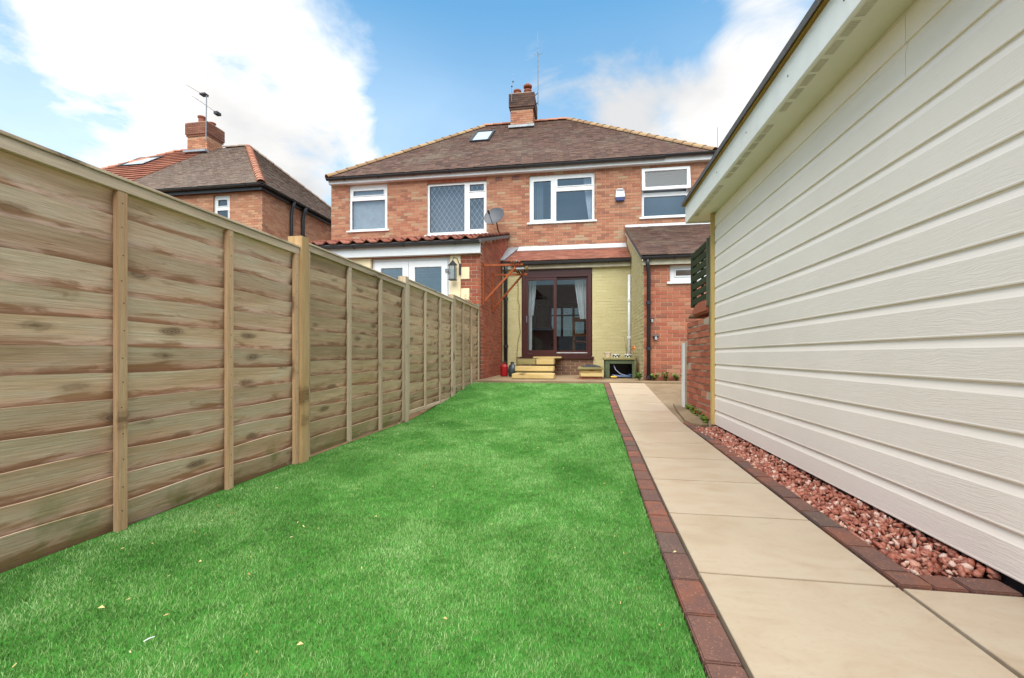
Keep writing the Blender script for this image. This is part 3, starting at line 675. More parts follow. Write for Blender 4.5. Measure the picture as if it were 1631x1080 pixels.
def hip_tiles(a, b, mat, parent, up, r=.12, L=.33, name='hip_tile'):
    a, b = Vector(a), Vector(b); d = (b-a); n = max(1, round(d.length/L)); d.normalize(); L = (b-a).length/n
    key = (mat.name, round(L, 3), r)
    if key not in _hm:
        mb = MB(); vs = []; N = 8
        for y, rr in ((-.02, r*1.12), (L, r*.90)):
            for k in range(N+1):
                t = math.pi*k/N; vs.append((rr*math.cos(t), y, rr*math.sin(t)*.78-.03))
            for k in range(N, -1, -1):
                t = math.pi*k/N; vs.append(((rr-.018)*math.cos(t), y, (rr-.018)*math.sin(t)*.78-.03))
        M_ = 2*(N+1); fs = [(i, (i+1) % M_, M_+(i+1) % M_, M_+i) for i in range(M_)]
        for e in (0, M_):
            for k in range(N): fs.append((e+k, e+k+1, e+M_-2-k, e+M_-1-k))
        mb.add(vs, fs); _hm[key] = mb.mesh('hip_tile', mat)
    x = d.cross(Vector(up)).normalized(); z = x.cross(d).normalized(); q = Matrix((x, d, z)).transposed().to_quaternion()
    for i in range(n): link(name, _hm[key], parent, loc=a+d*(L*i), quat=q)

def window(root, Y, outer, panes, label=None, sill=True, glass='glass', name='window', inset=.05, mat='upvc', depth=.06):
    """outer / panes: pixel rectangles of the photo turned into metres on the wall plane"""
    U = rectY(*outer, Y); f = MB(); pr = [rectY(*p, Y) for p in panes]
    fm = mapY(Y+inset)
    f.holed(U[0], U[1], U[2], U[3], pr, fm, -depth, .0)
    fo = f.build(name, MT[mat], root, bevel=.004)
    if label: fo['label'] = label
    for p in pr:
        MB().holed(p[0]-.012, p[1]+.012, p[2]-.012, p[3]+.012, [(p[0]+.012, p[1]-.012, p[2]+.012, p[3]-.012)], fm, .001, .014).build('bead', MT[mat], fo, bevel=.003)
        MB().add([fm(p[0], p[2], -.025), fm(p[1], p[2], -.025), fm(p[1], p[3], -.025), fm(p[0], p[3], -.025)], [(0, 1, 2, 3)]).build('pane', MT[glass], fo)
    if sill: MB().box(U[0]-.06, U[1]+.06, Y-.05, Y+inset, U[2]-.045, U[2]-.002).build('sill', MT['upvc'], fo, bevel=.005)
    return fo, U, pr

# ------------------------------------------------------------------ the pair of houses
HX0, HX1, HY0, HY1 = -7.25, 3.30, 11.9, 19.4
EAVE = 5.86; RIDGE = 9.09; RY = 15.67; OV = .22
house = thing('semi_detached_house', 'pair of semi-detached brick houses with brown hipped roof and central chimney', 'house', (-2, 15, 0))
win_px = [((556, 294, 617, 367), [(561, 302, 611, 311), (559, 318, 613, 365)]),
          ((680, 290, 775, 373), [(683, 294, 740, 370), (747, 292, 771, 304), (747, 314, 771, 365)]),
          ((843, 277, 947, 353), [(849, 287, 878, 350), (887, 282, 943, 295), (885, 302, 944, 351)]),
          ((1022, 267, 1098, 345), [(1028, 273, 1092, 297), (1025, 311, 1094, 343)])]
holes = [rectY(*a, HY0) for a, _ in win_px]
low = (-1.96, 1.14, -.1, 3.30)
mw = MB(); mw.holed(HX0, HX1, 0, EAVE-.02, holes+[low], mapY(HY0), -.25, 0)
mw.box(HX0, HX0+.25, HY0+.25, HY1, 0, EAVE-.02); mw.box(HX1-.25, HX1, HY0+.25, HY1, 0, EAVE-.02)
fwin = (-1.35, .2, 1.55, 2.88)
mw.holed(HX0+.25, HX1-.25, 0, EAVE-.02, [fwin], mapY(HY1), -.02, .25)
mainwall = mw.build('main_wall', MT['mortar'], house)
bl = bricks(HX0, HX1, 2.95, EAVE-.10, holes+[low, (-.40+0, -.40, 0, 0)])
brick_parts(bl, mapY(HY0), 'x', MT['brick'], mainwall)
# soldier course over the lattice window
U = holes[1]; mb = MB(); x = U[0]
while x < U[1]-.03: mb.box(x+.005, x+.065, HY0-.012, HY0+.02, U[3]+.006, U[3]+.085, random.uniform(.001, 1)); x += .072
mb.build('soldier_course', MT['brick_red'], mainwall, weld=False)
for a in ((789, 282, 800, 289), (815, 280, 827, 287)):
    u = rectY(*a, HY0); mb = MB().holed(u[0], u[1], u[2], u[3], [], mapY(HY0), -.01, .012); ab = mb.build('air_brick', MT['pot'], mainwall)
    mb = MB()
    for i in range(3): mb.box(u[0]+.015, u[1]-.015, HY0-.0135, HY0-.0125, u[2]+.02+i*.035, u[2]+.034+i*.035)
    mb.build('vent_slot', MT['black'], ab, weld=False)
# windows
w1, U1, P1 = window(house, HY0, *win_px[0], label='upstairs window with vertical blinds')
mb = MB(); p = P1[1]; x = p[0]
while x < p[1]: mb.hexa([(x, HY0+.14, p[2]-.05), (x+.075, HY0+.155, p[2]-.05), (x+.075, HY0+.157, p[2]-.05), (x, HY0+.142, p[2]-.05), (x, HY0+.14, P1[0][3]+.05), (x+.075, HY0+.155, P1[0][3]+.05), (x+.075, HY0+.157, P1[0][3]+.05), (x, HY0+.142, P1[0][3]+.05)]); x += .082
mb.build('vertical_blind', MT['came'], w1, weld=False)
w2, U2, P2 = window(house, HY0, *win_px[1], label='upstairs window with diamond leaded panes')
def leading(p, Y, parent, sx=.145, sz=.21):
    mb = MB(); W_, H_ = p[1]-p[0], p[3]-p[2]
    for sgn in (1, -1):
        n = int((W_/sx+H_/sz))+2
        for i in range(-n, n+1):
            # line: (x/sx) + sgn*(z/sz) = i
            pts = []
            for xx in (0, W_):
                zz = sgn*(i-xx/sx)*sz
                if -1e-6 <= zz <= H_+1e-6: pts.append((xx, zz))
            for zz in (0, H_):
                xx = (i-sgn*zz/sz)*sx
                if 1e-6 < xx < W_-1e-6: pts.append((xx, zz))
            if len(pts) >= 2:
                (xa, za), (xb, zb) = pts[0], pts[1]
                if abs(xa-xb)+abs(za-zb) > .03: mb.bar((p[0]+xa, Y+.048, p[2]+za), (p[0]+xb, Y+.048, p[2]+zb), .005, .004, up=(0, 1, 0))
    mb.build('leading', MT['came'], parent, weld=False)
for p in P2: leading(p, HY0+.018, w2)
MB().box(U2[0], U2[1], HY0+.30, HY0+.31, U2[2], U2[3]).build('net_curtain', MT['blind'], w2)
def curtain(x0, x1, z0, z1, Y, parent, mat, gather=0.0, amp=.025, n=40, side=0):
    vs = []; fs = []; R_ = 10
    for j in range(R_+1):
        t = j/R_; z = z1+(z0-z1)*t
        gk = 1-gather*t**1.2 if gather else 1
        for i in range(n+1):
            s_ = i/n; xx = x0+(x1-x0)*(s_*gk if side == 0 else 1-(1-s_)*gk)
            vs.append((xx, Y+amp*math.sin(s_*n*.75+t*.6), z))
    for j in range(R_):
        for i in range(n): fs.append((j*(n+1)+i, j*(n+1)+i+1, (j+1)*(n+1)+i+1, (j+1)*(n+1)+i))
    return MB().add(vs, fs).build('curtain', mat, parent, smooth=True, weld=False)
w3, U3, P3 = window(house, HY0, *win_px[2], label='upstairs window with curtains, side light on the left')
curtain(U3[0], U3[0]+.36, U3[2], U3[3], HY0+.22, w3, MT['blind']); curtain(U3[1]-.30, U3[1], U3[2], U3[3], HY0+.22, w3, MT['lace'], .55, side=1)
MB().box(U3[0], U3[1], HY0+.9, HY0+.92, U3[2]-.1, U3[3]).build('room_screen', MT['blind'], w3)
w4, U4, P4 = window(house, HY0, (1022, 305, 1098, 345), [win_px[3][1][1]], label='upstairs window with its top light open')
a = rectY(1022, 267, 1099, 303, HY0); s0, s1 = a[0], a[1]; zt, zb = a[3], a[2]; tilt = .07
fmt = lambda u, v, w_: (u, HY0-.01-w_-tilt*(zt-v)/(zt-zb), v)
sash = MB().holed(s0, s1, zb, zt, [(s0+.08, s1-.08, zb+.08, zt-.08)], fmt, -.05, .01).build('open_sash', MT['upvc'], w4, bevel=.004)
sash.parent = w4
p = (s0+.08, s1-.08, zb+.08, zt-.08); MB().add([fmt(p[0], p[2], -.02), fmt(p[1], p[2], -.02), fmt(p[1], p[3], -.02), fmt(p[0], p[3], -.02)], [(0, 1, 2, 3)]).build('pane', MT['glass_door'], w4)
MB().holed(holes[3][0], holes[3][1], rectY(1022, 267, 1098, 306, HY0)[2], holes[3][3], [(holes[3][0]+.05, holes[3][1]-.05, rectY(1022, 267, 1098, 306, HY0)[2]-.1, holes[3][3]-.04)], mapY(HY0+.07), -.05, 0).build('outer_frame', MT['upvc'], w4)
MB().box(holes[3][0], holes[3][1], HY0+.5, HY0+.52, holes[3][2], holes[3][3]).build('roller_blind', MT['blind'], w4)

# roof
OVX = .0
ex0, ex1, ey0, ey1 = HX0-OVX, HX1+OVX, HY0-OV, HY1+OV
rl, rr_ = -3.48, -.47; ez = EAVE+.02
roof_v = [(ex0, ey0, ez), (ex1, ey0, ez), (ex1, ey1, ez), (ex0, ey1, ez), (rl, RY, RIDGE), (rr_, RY, RIDGE)]
roof = MB().add(roof_v, [(0, 1, 5, 4), (1, 2, 5), (2, 3, 4, 5), (3, 0, 4), (3, 2, 1, 0)]).build('roof', MT['tile'], house)
run = RY-ey0; rise = RIDGE-ez; sl = math.hypot(run, rise)
ts = Vector((0, run, rise)).normalized(); tn = Vector((0, -rise, run)).normalized()
mb = tile_field((ex0, ey0-.02, ez), (1, 0, 0), ts, tn, sl, lambda v: (v*(rl-ex0)/sl, (ex1-ex0)-v*(ex1-rr_)/sl)); mb.build('roof_tiles', MT['tile'], roof, weld=False, kind='stuff')
rnx = ex1-rr_; slx = math.hypot(rnx, rise); tsr = Vector((-rnx, 0, rise)).normalized(); tnr = Vector((rise, 0, rnx)).normalized()
mb = tile_field((ex1+.02, ey0, ez), (0, 1, 0), tsr, tnr, slx, lambda v: (v*run/slx, (ey1-ey0)-v*run/slx), tw=.33, gauge=.2); mb.build('roof_tiles', MT['tile'], roof, weld=False, kind='stuff')
off = Vector((0, 0, .035))
hip_tiles(Vector(roof_v[0])+off, Vector(roof_v[4])+off, MT['hip'], roof, (0, 0, 1)); hip_tiles(Vector(roof_v[1])+off, Vector(roof_v[5])+off, MT['hip'], roof, (0, 0, 1))
hip_tiles(Vector(roof_v[4])+off, Vector(roof_v[5])+off, MT['hip_red'], roof, (0, 0, 1), name='ridge_tile')
# fascia and gutters
def gutter(a, b, parent, r=.06, mat=None, brackets=True):
    a, b = Vector(a), Vector(b); d = (b-a).normalized(); side = Vector((d.y, -d.x, 0)); vs = []; N = 8
    for p in (a, b):
        for k in range(N+1):
            t = math.pi*k/N; vs.append(p+side*(r*math.cos(t))-Vector((0, 0, r*math.sin(t))))
        for k in range(N, -1, -1):
            t = math.pi*k/N; vs.append(p+side*((r-.006)*math.cos(t))-Vector((0, 0, (r-.006)*math.sin(t))))
    M_ = 2*(N+1); fs = [(i, (i+1) % M_, M_+(i+1) % M_, M_+i) for i in range(M_)]
    for e in (0, M_):
        for k in range(N): fs.append((e+k, e+k+1, e+M_-2-k, e+M_-1-k))
    mb = MB().add(vs, fs); gt = mb.build('gutter', mat or MT['black'], parent)
    if brackets:
        n = int((b-a).length/1.0)
        for i in range(n):
            c = a+d*(.5+i*(b-a).length/max(n, 1)); mb = MB(); mb.tube([c+side*(r+.006)*math.cos(t)-Vector((0, 0, (r+.006)*math.sin(t))) for t in [math.pi*k/8 for k in range(9)]], .011, 5)
            mb.build('gutter_bracket', MT['black'], gt)
    return gt
fa = MB().box(ex0+.0, ex1-.0, HY0-.15, HY0-.12, EAVE-.135, EAVE+.01).build('fascia', MT['fascia'], house)
MB().box(ex0+.0, ex1-.0, HY0-.12, HY0+.02, EAVE-.13, EAVE-.12).build('soffit', MT['fascia'], fa)
gx = atY(1060, 255, HY0-.25).x
gutter((gx, HY0-.212, EAVE+.0), (ex0-.02, HY0-.212, EAVE+.0), house); gutter((ex1+.02, HY0-.216, EAVE+.03), (gx-.02, HY0-.216, EAVE+.03), house)
gutter((ex1+.03, HY1, EAVE), (ex1+.03, HY0-.2, EAVE), house, brackets=False)
# chimney stack
def chimney(root, x0, x1, y0, y1, zb, zt, neck, mats, mortar, pots):
    core = MB().box(x0+.01, x1-.01, y0+.01, y1-.01, zb-.6, zt-.02); ch = core.build('chimney', mortar, root)
    lo = bricks(x0, x1, zb-.3, neck); brick_parts(lo, mapY(y0+.008), 'x', mats[0], ch)
    lo = bricks(y0, y1, zb-.3, neck); brick_parts(lo, mapXp(x1-.008), 'y', mats[0], ch)
    h = (zt-neck); cap = MB()
    e = .05; cap.box(x0-e, x1+e, y0-e, y1+e, neck+.075, zt-.001); cap.box(x0-e/2, x1+e/2, y0-e/2, y1+e/2, neck, neck+.075); co = cap.build('chimney_cap', mats[1], ch)
    brick_parts(bricks(x0-e, x1+e, neck+.08, zt), mapY(y0-e), 'x', mats[1], ch, proud=.006); brick_parts(bricks(y0-e, y1+e, neck+.08, zt), mapXp(x1+e), 'y', mats[1], ch, proud=.006)
    MB().box(x0-.02, x1+.02, y0-.02, y1+.02, zt, zt+.04).build('flaunching', MT['mortar'], ch, bevel=.015)
    MB().box(x0-.05, x1+.05, y0-.16, y0+.03, zb-.10, zb-.02).build('flashing', MT['lead'], ch)
    for (px_, py_, r, hh, cowl) in pots:
        mb = MB().lathe((px_, py_, zt+.03), [(r, 0), (r*.92, hh*.55), (r*.9, hh*.8), (r*1.15, hh*.84), (r*1.15, hh), (r*.8, hh), (r*.78, hh*.5)], 14); po = mb.build('chimney_pot', MT['pot'], ch, smooth=False)
        if cowl:
            mb = MB().lathe((px_, py_, zt+.03+hh), [(r*.25, 0), (r*.3, .08), (r*1.25, .10), (r*1.3, .15), (r*.6, .22), (.01, .23)], 14); mb.build('cowl', MT['pot'], po)
    return ch
cx0 = atY(813, 180, 15.1).x; cx1 = atY(849, 180, 15.1).x
chimney(house, cx0, cx1, 15.1, 16.0, 8.72, 9.84, 9.30, (MT['brick'], MT['brick_dark']), MT['mortar_red'], [(cx0+.2, 15.4, .12, .26, False), (cx1-.22, 15.4, .12, .24, True)])
# skylight
def skylight(root, roofo, x0, x1, v0, v1, org, ts, tn, name='skylight'):
    f = lambda u, v, w_: tuple(Vector((u, org[1], org[2]))+ts*v+tn*(w_+.03))
    sk = MB().holed(x0, x1, v0, v1, [(x0+.06, x1-.06, v0+.06, v1-.06)], f, -.02, .06).build(name, MT['dark_metal'], root)
    MB().holed(x0+.06, x1-.06, v0+.06, v1-.06, [], f, .02, .035).build('pane', MT['sky_glass'], sk); return sk
m = Mat('skylight_glass', .15, .6, S(176, 186, 192)); MT['sky_glass'] = m.m  # pale opaque base colour stands in for white cloud reflected in the pane
def slope_at(px, py):   # point of the rear roof slope seen at a pixel -> (x, v)
    d = ray(px, py); o = Vector((0, 0, CAMZ)); p0 = Vector((0, ey0, ez)); k = (p0-o).dot(tn)/d.dot(tn); P = o+d*k; return P.x, (P-p0).dot(ts)
xa, va = slope_at(748, 229); xb, vb = slope_at(789, 211)
skylight(house, roof, xa, xb, va, vb, (0, ey0, ez), ts, tn)

# neighbour's pantiled extension
NY = 8.6; NX1 = -2.0; NX0 = HX0
DY = rectY(592, 411, 717, 600, NY)
door_n = (DY[0], DY[1], .30, DY[3])
nw = MB().holed(NX0, NX1, 0, 3.02, [door_n], mapY(NY), -.25, 0).build('extension_rear_wall', MT['mortar'], house)
sx_r = rectY(717, 411, 734, 500, NY); q1 = rectY(733, 425, 748, 445, NY); q2 = rectY(733, 459, 748, 478, NY); sx_l = rectY(545, 411, 591, 500, NY)
stone = [(sx_r[0], sx_r[1], .3, DY[3]+.02), (sx_r[1], q1[1], q1[2], q1[3]), (sx_r[1], q2[1], q2[2], q2[3]), (sx_l[0], sx_l[1], .3, DY[3]+.02)]
for s_ in stone: MB().holed(s_[0]+.004, s_[1]-.004, s_[2]+.004, s_[3]-.004, [], mapY(NY), -.02, .014).build('quoin_block', MT['cream_stone'], nw, bevel=.006)
bl = bricks(NX0, NX1-.002, 1.28, 2.95, [door_n]+stone)
n1 = brick_parts(bl, mapY(NY), 'x', MT['brick_red'], nw, pick=lambda a, b, c, d: a > -2.6 and c > 1.5)
ntop = lambda y: 3.02+(y-NY)*(4.10-3.10)/(HY0-NY)
sw = MB().prism([(NY+.001, 0), (HY0-.002, 0), (HY0-.002, ntop(HY0)+.05), (NY+.001, ntop(NY)+.05)], mapXp(NX1-.004), -.24, 0).build('extension_side_wall', MT['mortar_red'], house)
bl = bricks(NY, HY0, .29, 4.15, vtop=lambda y: ntop(y)+.05)
n2 = brick_parts(bl, mapXp(NX1-.004), 'y', MT['brick_red'], sw, pick=lambda a, b, c, d: c > 1.5 and a < 10.9)
print('separate bricks', n1, n2)
# pantile roof
pts_ = Vector((0, HY0-NY+.22, 4.10-3.08)).normalized(); ptn = Vector((0, -pts_.z, pts_.y)); pl = math.hypot(HY0-NY+.22, 1.02)
prf = MB().prism([(NY-.22, 3.05), (HY0, 4.07), (HY0, 4.0), (NY-.22, 2.99)], lambda u, v, w_: (w_, u, v), NX0-.1, NX1+.06).build('pantile_roof', MT['felt'], house)
pm = MB(); prof = []; tw = .30
for i in range(13):
    s_ = i/12; prof.append((s_*tw, .028*math.cos(2*math.pi*s_)+.012*math.cos(4*math.pi*s_)))
Lr = pl/9
vs = []
for vv, lift in ((-.03, .05), (Lr+.02, .012)):
    for u, h in prof: vs.append((u, vv, h+lift))
    for u, h in prof[::-1]: vs.append((u, vv, h+lift-.022))
M_ = 26; fs = [(i, (i+1) % M_, M_+(i+1) % M_, M_+i) for i in range(M_)]
for e in (0, M_):
    for k in range(12): fs.append((e+k, e+k+1, e+M_-2-k, e+M_-1-k))
pm.add(vs, fs); pme = pm.mesh('pantile', MT['pantile'])
q = Matrix(((1, 0, 0), tuple(pts_), tuple(ptn))).transposed().to_quaternion()
for r_ in range(9):
    k = 0; x = NX1+.05-tw
    while x > NX0-.2:
        link('pantile', pme, prf, loc=Vector((x, NY-.22, 3.05))+pts_*(Lr*r_)+Vector((0, 0, random.uniform(0, .004))), quat=q); x -= tw*.985; k += 1
fu = rectY(520, 385, 764, 405, NY-.06)
MB().box(NX0-.1, NX1+.02, NY-.12, NY-.09, 2.80, 3.02).build('extension_fascia', MT['fascia'], house)
MB().box(NX0-.1, NX1+.02, NY-.09, NY+.0, 2.80, 2.815).build('extension_soffit', MT['fascia'], house)
gutter((NX1+.02, NY-.18, 3.03), (NX0-.1, NY-.18, 3.03), house, r=.055)
# verge mortar of the pantile roof
MB().prism([(NY-.2, 3.04), (HY0, 4.06), (HY0, 4.01), (NY-.2, 2.99)], lambda u, v, w_: (w_, u, v), NX1+.002, NX1+.05).build('verge', MT['mortar'], house)
# french doors
fd = MB().holed(DY[0], DY[1], .30, DY[3], [(DY[0]+.06, DY[1]-.06, .36, DY[3]-.06)], mapY(NY+.05), -.06, 0).build('french_door', MT['upvc'], house, bevel=.004)
fd['label'] = 'white glazed double door of the neighbouring extension'
xm = rectY(650, 411, 653, 600, NY)[0]
for a, b in ((DY[0]+.062, xm-.003), (xm+.003, DY[1]-.062)):
    MB().holed(a, b, .362, DY[3]-.062, [(a+.13, b-.13, .60, DY[3]-.19)], mapY(NY+.035), -.05, .01).build('door_leaf', MT['upvc'], fd, bevel=.004)
    MB().holed(a+.12, b-.12, .59, DY[3]-.18, [], mapY(NY+.06), -.006, 0).build('pane', MT['glass'], fd)
    curtain(a, b, .4, DY[3]-.1, NY+.5, fd, MT['blind'], n=24, amp=.015) if a < xm else None
MB().tube([(xm+.10, NY+.0, 1.45), (xm+.10, NY-.03, 1.45), (xm+.18, NY-.03, 1.45)], .012, 6).build('handle', MT['grey_metal'], fd)
hb = rectY(709, 428, 714, 433, NY); MB().box(hb[0], hb[1], NY-.0, NY+.03, hb[2], hb[3]).build('lock_plate', MT['grey_metal'], fd)

# own rear extension: cream painted wall, sliding door
EYW = 11.0
D = rectY(832, 437, 942, 568, EYW); dz0 = D[2]; dz1 = D[3]
dh = (D[0]-.02, D[1]+.02, dz0, dz1+.16)
plh = (-1.62, .28, .1, dz0)
yw = MB().holed(NX1+.005, 1.18, .1, 3.02, [dh], mapY(EYW), -.22, 0).build('cream_wall', MT['yellow'], house)
bl = bricks(NX1+.02, 1.18, .29, 3.0, [dh, plh]); brick_parts(bl, mapY(EYW), 'x', MT['yellow'], yw, proud=.004)
bl = bricks(plh[0], plh[1], .29, dz0-.005); brick_parts(bl, mapY(EYW), 'x', MT['brick_plinth'], yw, proud=.008)
# sliding patio door
sd_ = MB().holed(D[0], D[1], dz0, dz1, [(D[0]+.085, D[1]-.085, dz0+.08, dz1-.07)], mapY(EYW+.0), -.09, .012).build('patio_door', MT['maroon'], house, bevel=.005)
sd_['label'] = 'dark red brown sliding patio door'
MB().box(D[0]-.02, D[1]+.02, EYW-.01, EYW+.10, dz1+.002, dz1+.155).build('door_header', MT['maroon'], sd_)
MB().box(D[0]-.06, D[1]+.06, EYW-.07, EYW+.02, dz0-.055, dz0-.003).build('threshold', MT['maroon'], sd_, bevel=.004)
xm = rectY(884, 437, 888, 568, EYW)[0]
MB().holed(D[0]+.087, xm+.04, dz0+.082, dz1-.072, [(D[0]+.15, xm-.035, dz0+.16, dz1-.14)], mapY(EYW+.0), -.035, .003).build('sliding_leaf', MT['maroon'], sd_, bevel=.004)
MB().holed(xm-.04, D[1]-.087, dz0+.082, dz1-.072, [(xm+.035, D[1]-.13, dz0+.15, dz1-.13)], mapY(EYW+.045), -.035, .003).build('fixed_leaf', MT['maroon'], sd_, bevel=.004)
MB().box(D[0]+.14, xm-.02, EYW+.015, EYW+.02, dz0+.15, dz1-.13).build('pane', MT['glass_door'], sd_); MB().box(xm+.03, D[1]-.12, EYW+.06, EYW+.065, dz0+.14, dz1-.12).build('pane', MT['glass_door'], sd_)
MB().box(xm+.04, D[1]-.10, EYW-.01, EYW+.03, dz0+.085, dz0+.105).build('track', MT['alu'], sd_)
MB().box(D[0]+.10, D[0]+.125, EYW-.03, EYW-.005, dz0+.85, dz0+1.02).build('handle', MT['grey_metal'], sd_, bevel=.004)
curtain(D[0]+.10, D[0]+.34, dz0+1.05, dz1-.1, EYW+.22, sd_, MT['lace'], .35, n=24); curtain(D[0]+.10, D[0]+.22, dz0+.05, dz0+1.05, EYW+.22, sd_, MT['lace'], 0, n=12)
curtain(D[1]-.42, D[1]-.10, dz0+.95, dz1-.1, EYW+.22, sd_, MT['lace'], .45, n=24, side=1)
# the room behind the door
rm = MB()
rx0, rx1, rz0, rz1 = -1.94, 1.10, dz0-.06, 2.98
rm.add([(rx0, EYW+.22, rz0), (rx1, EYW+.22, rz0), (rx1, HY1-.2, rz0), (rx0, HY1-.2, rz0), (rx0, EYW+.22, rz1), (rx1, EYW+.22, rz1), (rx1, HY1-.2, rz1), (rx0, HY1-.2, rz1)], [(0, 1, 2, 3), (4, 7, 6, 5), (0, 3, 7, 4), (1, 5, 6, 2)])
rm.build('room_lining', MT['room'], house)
fw = MB().holed(fwin[0], fwin[1], fwin[2], fwin[3], [(fwin[0]+.05+i*.5, fwin[0]+.45+i*.5, fwin[2]+.05, fwin[3]-.40) for i in range(3)]+[(fwin[0]+.05+i*.5, fwin[0]+.45+i*.5, fwin[3]-.34, fwin[3]-.05) for i in range(3)], mapY(HY1-.1), -.05, 0).build('front_window', MT['upvc'], house)
MB().box(fwin[0]+.02, fwin[1]-.02, HY1-.075, HY1-.07, fwin[2]+.02, fwin[3]-.02).build('pane', MT['front_glass'], fw)
ft = thing('dining_chair', 'orange brown wooden chair back seen through the right patio door pane', 'chair', (-.05, 12.6, rz0))
cb0, cb1 = atY(912, 540, 12.4).x, atY(945, 540, 12.4).x
for xx in (cb0, cb1): MB().box(xx, xx+.07, 12.36, 12.43, rz0, rz0+1.12).build('leg', MT['oak'], ft)
for xx in (cb0, cb1): MB().box(xx, xx+.06, 12.80, 12.86, rz0, rz0+.48).build('leg', MT['oak'], ft)
MB().box(cb0-.01, cb1+.08, 12.35, 12.44, rz0+1.03, rz0+1.15).build('top_rail', MT['oak'], ft); MB().box(cb0+.07, cb1, 12.38, 12.41, rz0+.62, rz0+.70).build('back_slat', MT['oak'], ft)
MB().box(cb0-.01, cb1+.08, 12.36, 12.86, rz0+.45, rz0+.5).build('seat', MT['oak'], ft)
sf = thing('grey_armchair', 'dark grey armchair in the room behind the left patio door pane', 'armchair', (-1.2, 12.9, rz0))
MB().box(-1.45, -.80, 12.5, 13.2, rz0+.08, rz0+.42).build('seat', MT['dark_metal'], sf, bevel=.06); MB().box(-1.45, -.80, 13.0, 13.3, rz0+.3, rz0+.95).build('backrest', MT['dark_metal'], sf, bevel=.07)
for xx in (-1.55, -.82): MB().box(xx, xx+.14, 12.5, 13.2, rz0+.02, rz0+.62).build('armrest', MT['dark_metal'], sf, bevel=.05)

# lean-to roof over the cream wall
lz0, lz1 = 3.10, 3.66; ly0, ly1 = EYW-.20, HY0-.01
lts = Vector((0, ly1-ly0, lz1-lz0)).normalized(); ltn = Vector((0, -lts.z, lts.y)); ll = math.hypot(ly1-ly0, lz1-lz0)
lr = MB().prism([(ly0, lz0-.01), (ly1, lz1-.01), (ly1, lz1-.12), (ly0+.04, lz0-.06)], lambda u, v, w_: (w_, u, v), NX1+.02, 1.17).build('lean_to_roof', MT['felt'], house)
tile_field((NX1+.02, ly0-.01, lz0), (1, 0, 0), lts, ltn, ll, lambda v: (0, 3.15)).build('roof_tiles', MT['tile_red'], lr, weld=False, kind='stuff')
MB().hexa([tuple(Vector((NX1+.3+a, ly0, lz0))+lts*v+ltn*n_) for n_ in (.03, .05) for a, v in ((.0, ll-.34), (2.84, ll-.34), (2.84, ll+.02), (.0, ll+.02))]).build('flashing', MT['alu'], lr)
MB().box(NX1+.3, 1.16, HY0-.025, HY0-.009, lz1-.02, lz1+.07).build('flashing', MT['alu'], lr)
MB().hexa([tuple(Vector((NX1+.0+a, ly0, lz0))+lts*v+ltn*n_) for n_ in (.035, .06) for a, v in ((.0, -.02), (.09, -.02), (.32, ll+.02), (.0, ll+.02))]).build('lead_valley', MT['lead'], lr)
MB().box(NX1+.03, 1.16, EYW-.10, EYW-.075, 2.93, 3.06).build('lean_to_fascia', MT['fascia_old'], house); MB().box(NX1+.03, 1.16, EYW-.075, EYW+.0, 2.925, 2.935).build('lean_to_soffit', MT['fascia_old'], house)
gutter((1.14, EYW-.16, 3.065), (NX1+.25, EYW-.16, 3.045), house, r=.05)
dp = atX(800, 500, NX1+.10)
def downpipe(pts, parent, r=.034, mat=None, clips=()):
    o = MB().tube(pts, r, 10).build('downpipe', mat or MT['black'], parent, smooth=True)
    for c in clips: MB().tube([(c[0], c[1], c[2]-.03), (c[0], c[1], c[2]+.03)], r*1.35, 10).build('pipe_clip', mat or MT['black'], o)
    return o
downpipe([(NX1+.12, EYW-.16, 3.0), (NX1+.12, EYW-.12, 2.85), (NX1+.11, EYW-.08, 2.7), (NX1+.11, EYW-.07, PATIO)], house, .045, clips=[(NX1+.11, EYW-.07, 2.2), (NX1+.11, EYW-.07, 1.0)])
# kitchen block on the right
KY = 8.8; KX0 = 1.18; KX1 = HX1+.0
kz0, kz1 = 2.66, 4.12; ky0 = KY-.18; ky1 = HY0-.005
kw_ = rectY(1067, 421, 1150, 448, KY)
kh = (kw_[0], kw_[1], kw_[2], kw_[3])
kw = MB().holed(KX0+.002, KX1, 0, 2.62, [kh], mapY(KY), -.25, 0).build('kitchen_wall', MT['mortar_red'], house)
n3 = brick_parts(bricks(KX0+.002, KX1, PATIO+.0, 2.58, [kh], L=.215, start=.02), mapY(KY), 'x', MT['brick_kitchen'], kw, pick=lambda a, b, c, d: a < 2.02)
print('kitchen bricks', n3)
ktop = lambda y: 2.62+(y-KY)*(kz1-kz0)/(ky1-ky0)
kr = MB().prism([(KY+.005, 0), (EYW-.002, 0), (EYW-.002, ktop(EYW)), (HY0-.005, ktop(EYW)), (HY0-.005, ktop(HY0)), (KY+.005, ktop(KY))], mapXm(KX0+.002), -.2, 0).build('cream_return_wall', MT['yellow'], house)
brick_parts(bricks(KY+.004, HY0-.01, PATIO, 4.0, vtop=lambda y: ktop(y)), mapXm(KX0+.002), 'y', MT['yellow'], kr, proud=.004)
kts = Vector((0, ky1-ky0, kz1-kz0)).normalized(); ktn = Vector((0, -kts.z, kts.y)); kl = math.hypot(ky1-ky0, kz1-kz0)
krf = MB().prism([(ky0, kz0-.01), (ky1, kz1-.01), (ky1, kz1-.10), (ky0+.03, kz0-.06)], lambda u, v, w_: (w_, u, v), KX0-.06, KX1+.05).build('kitchen_roof', MT['felt'], house)
tile_field((KX0-.07, ky0-.02, kz0), (1, 0, 0), kts, ktn, kl, lambda v: (0, KX1+.1-KX0)).build('roof_tiles', MT['tile'], krf, weld=False, kind='stuff')
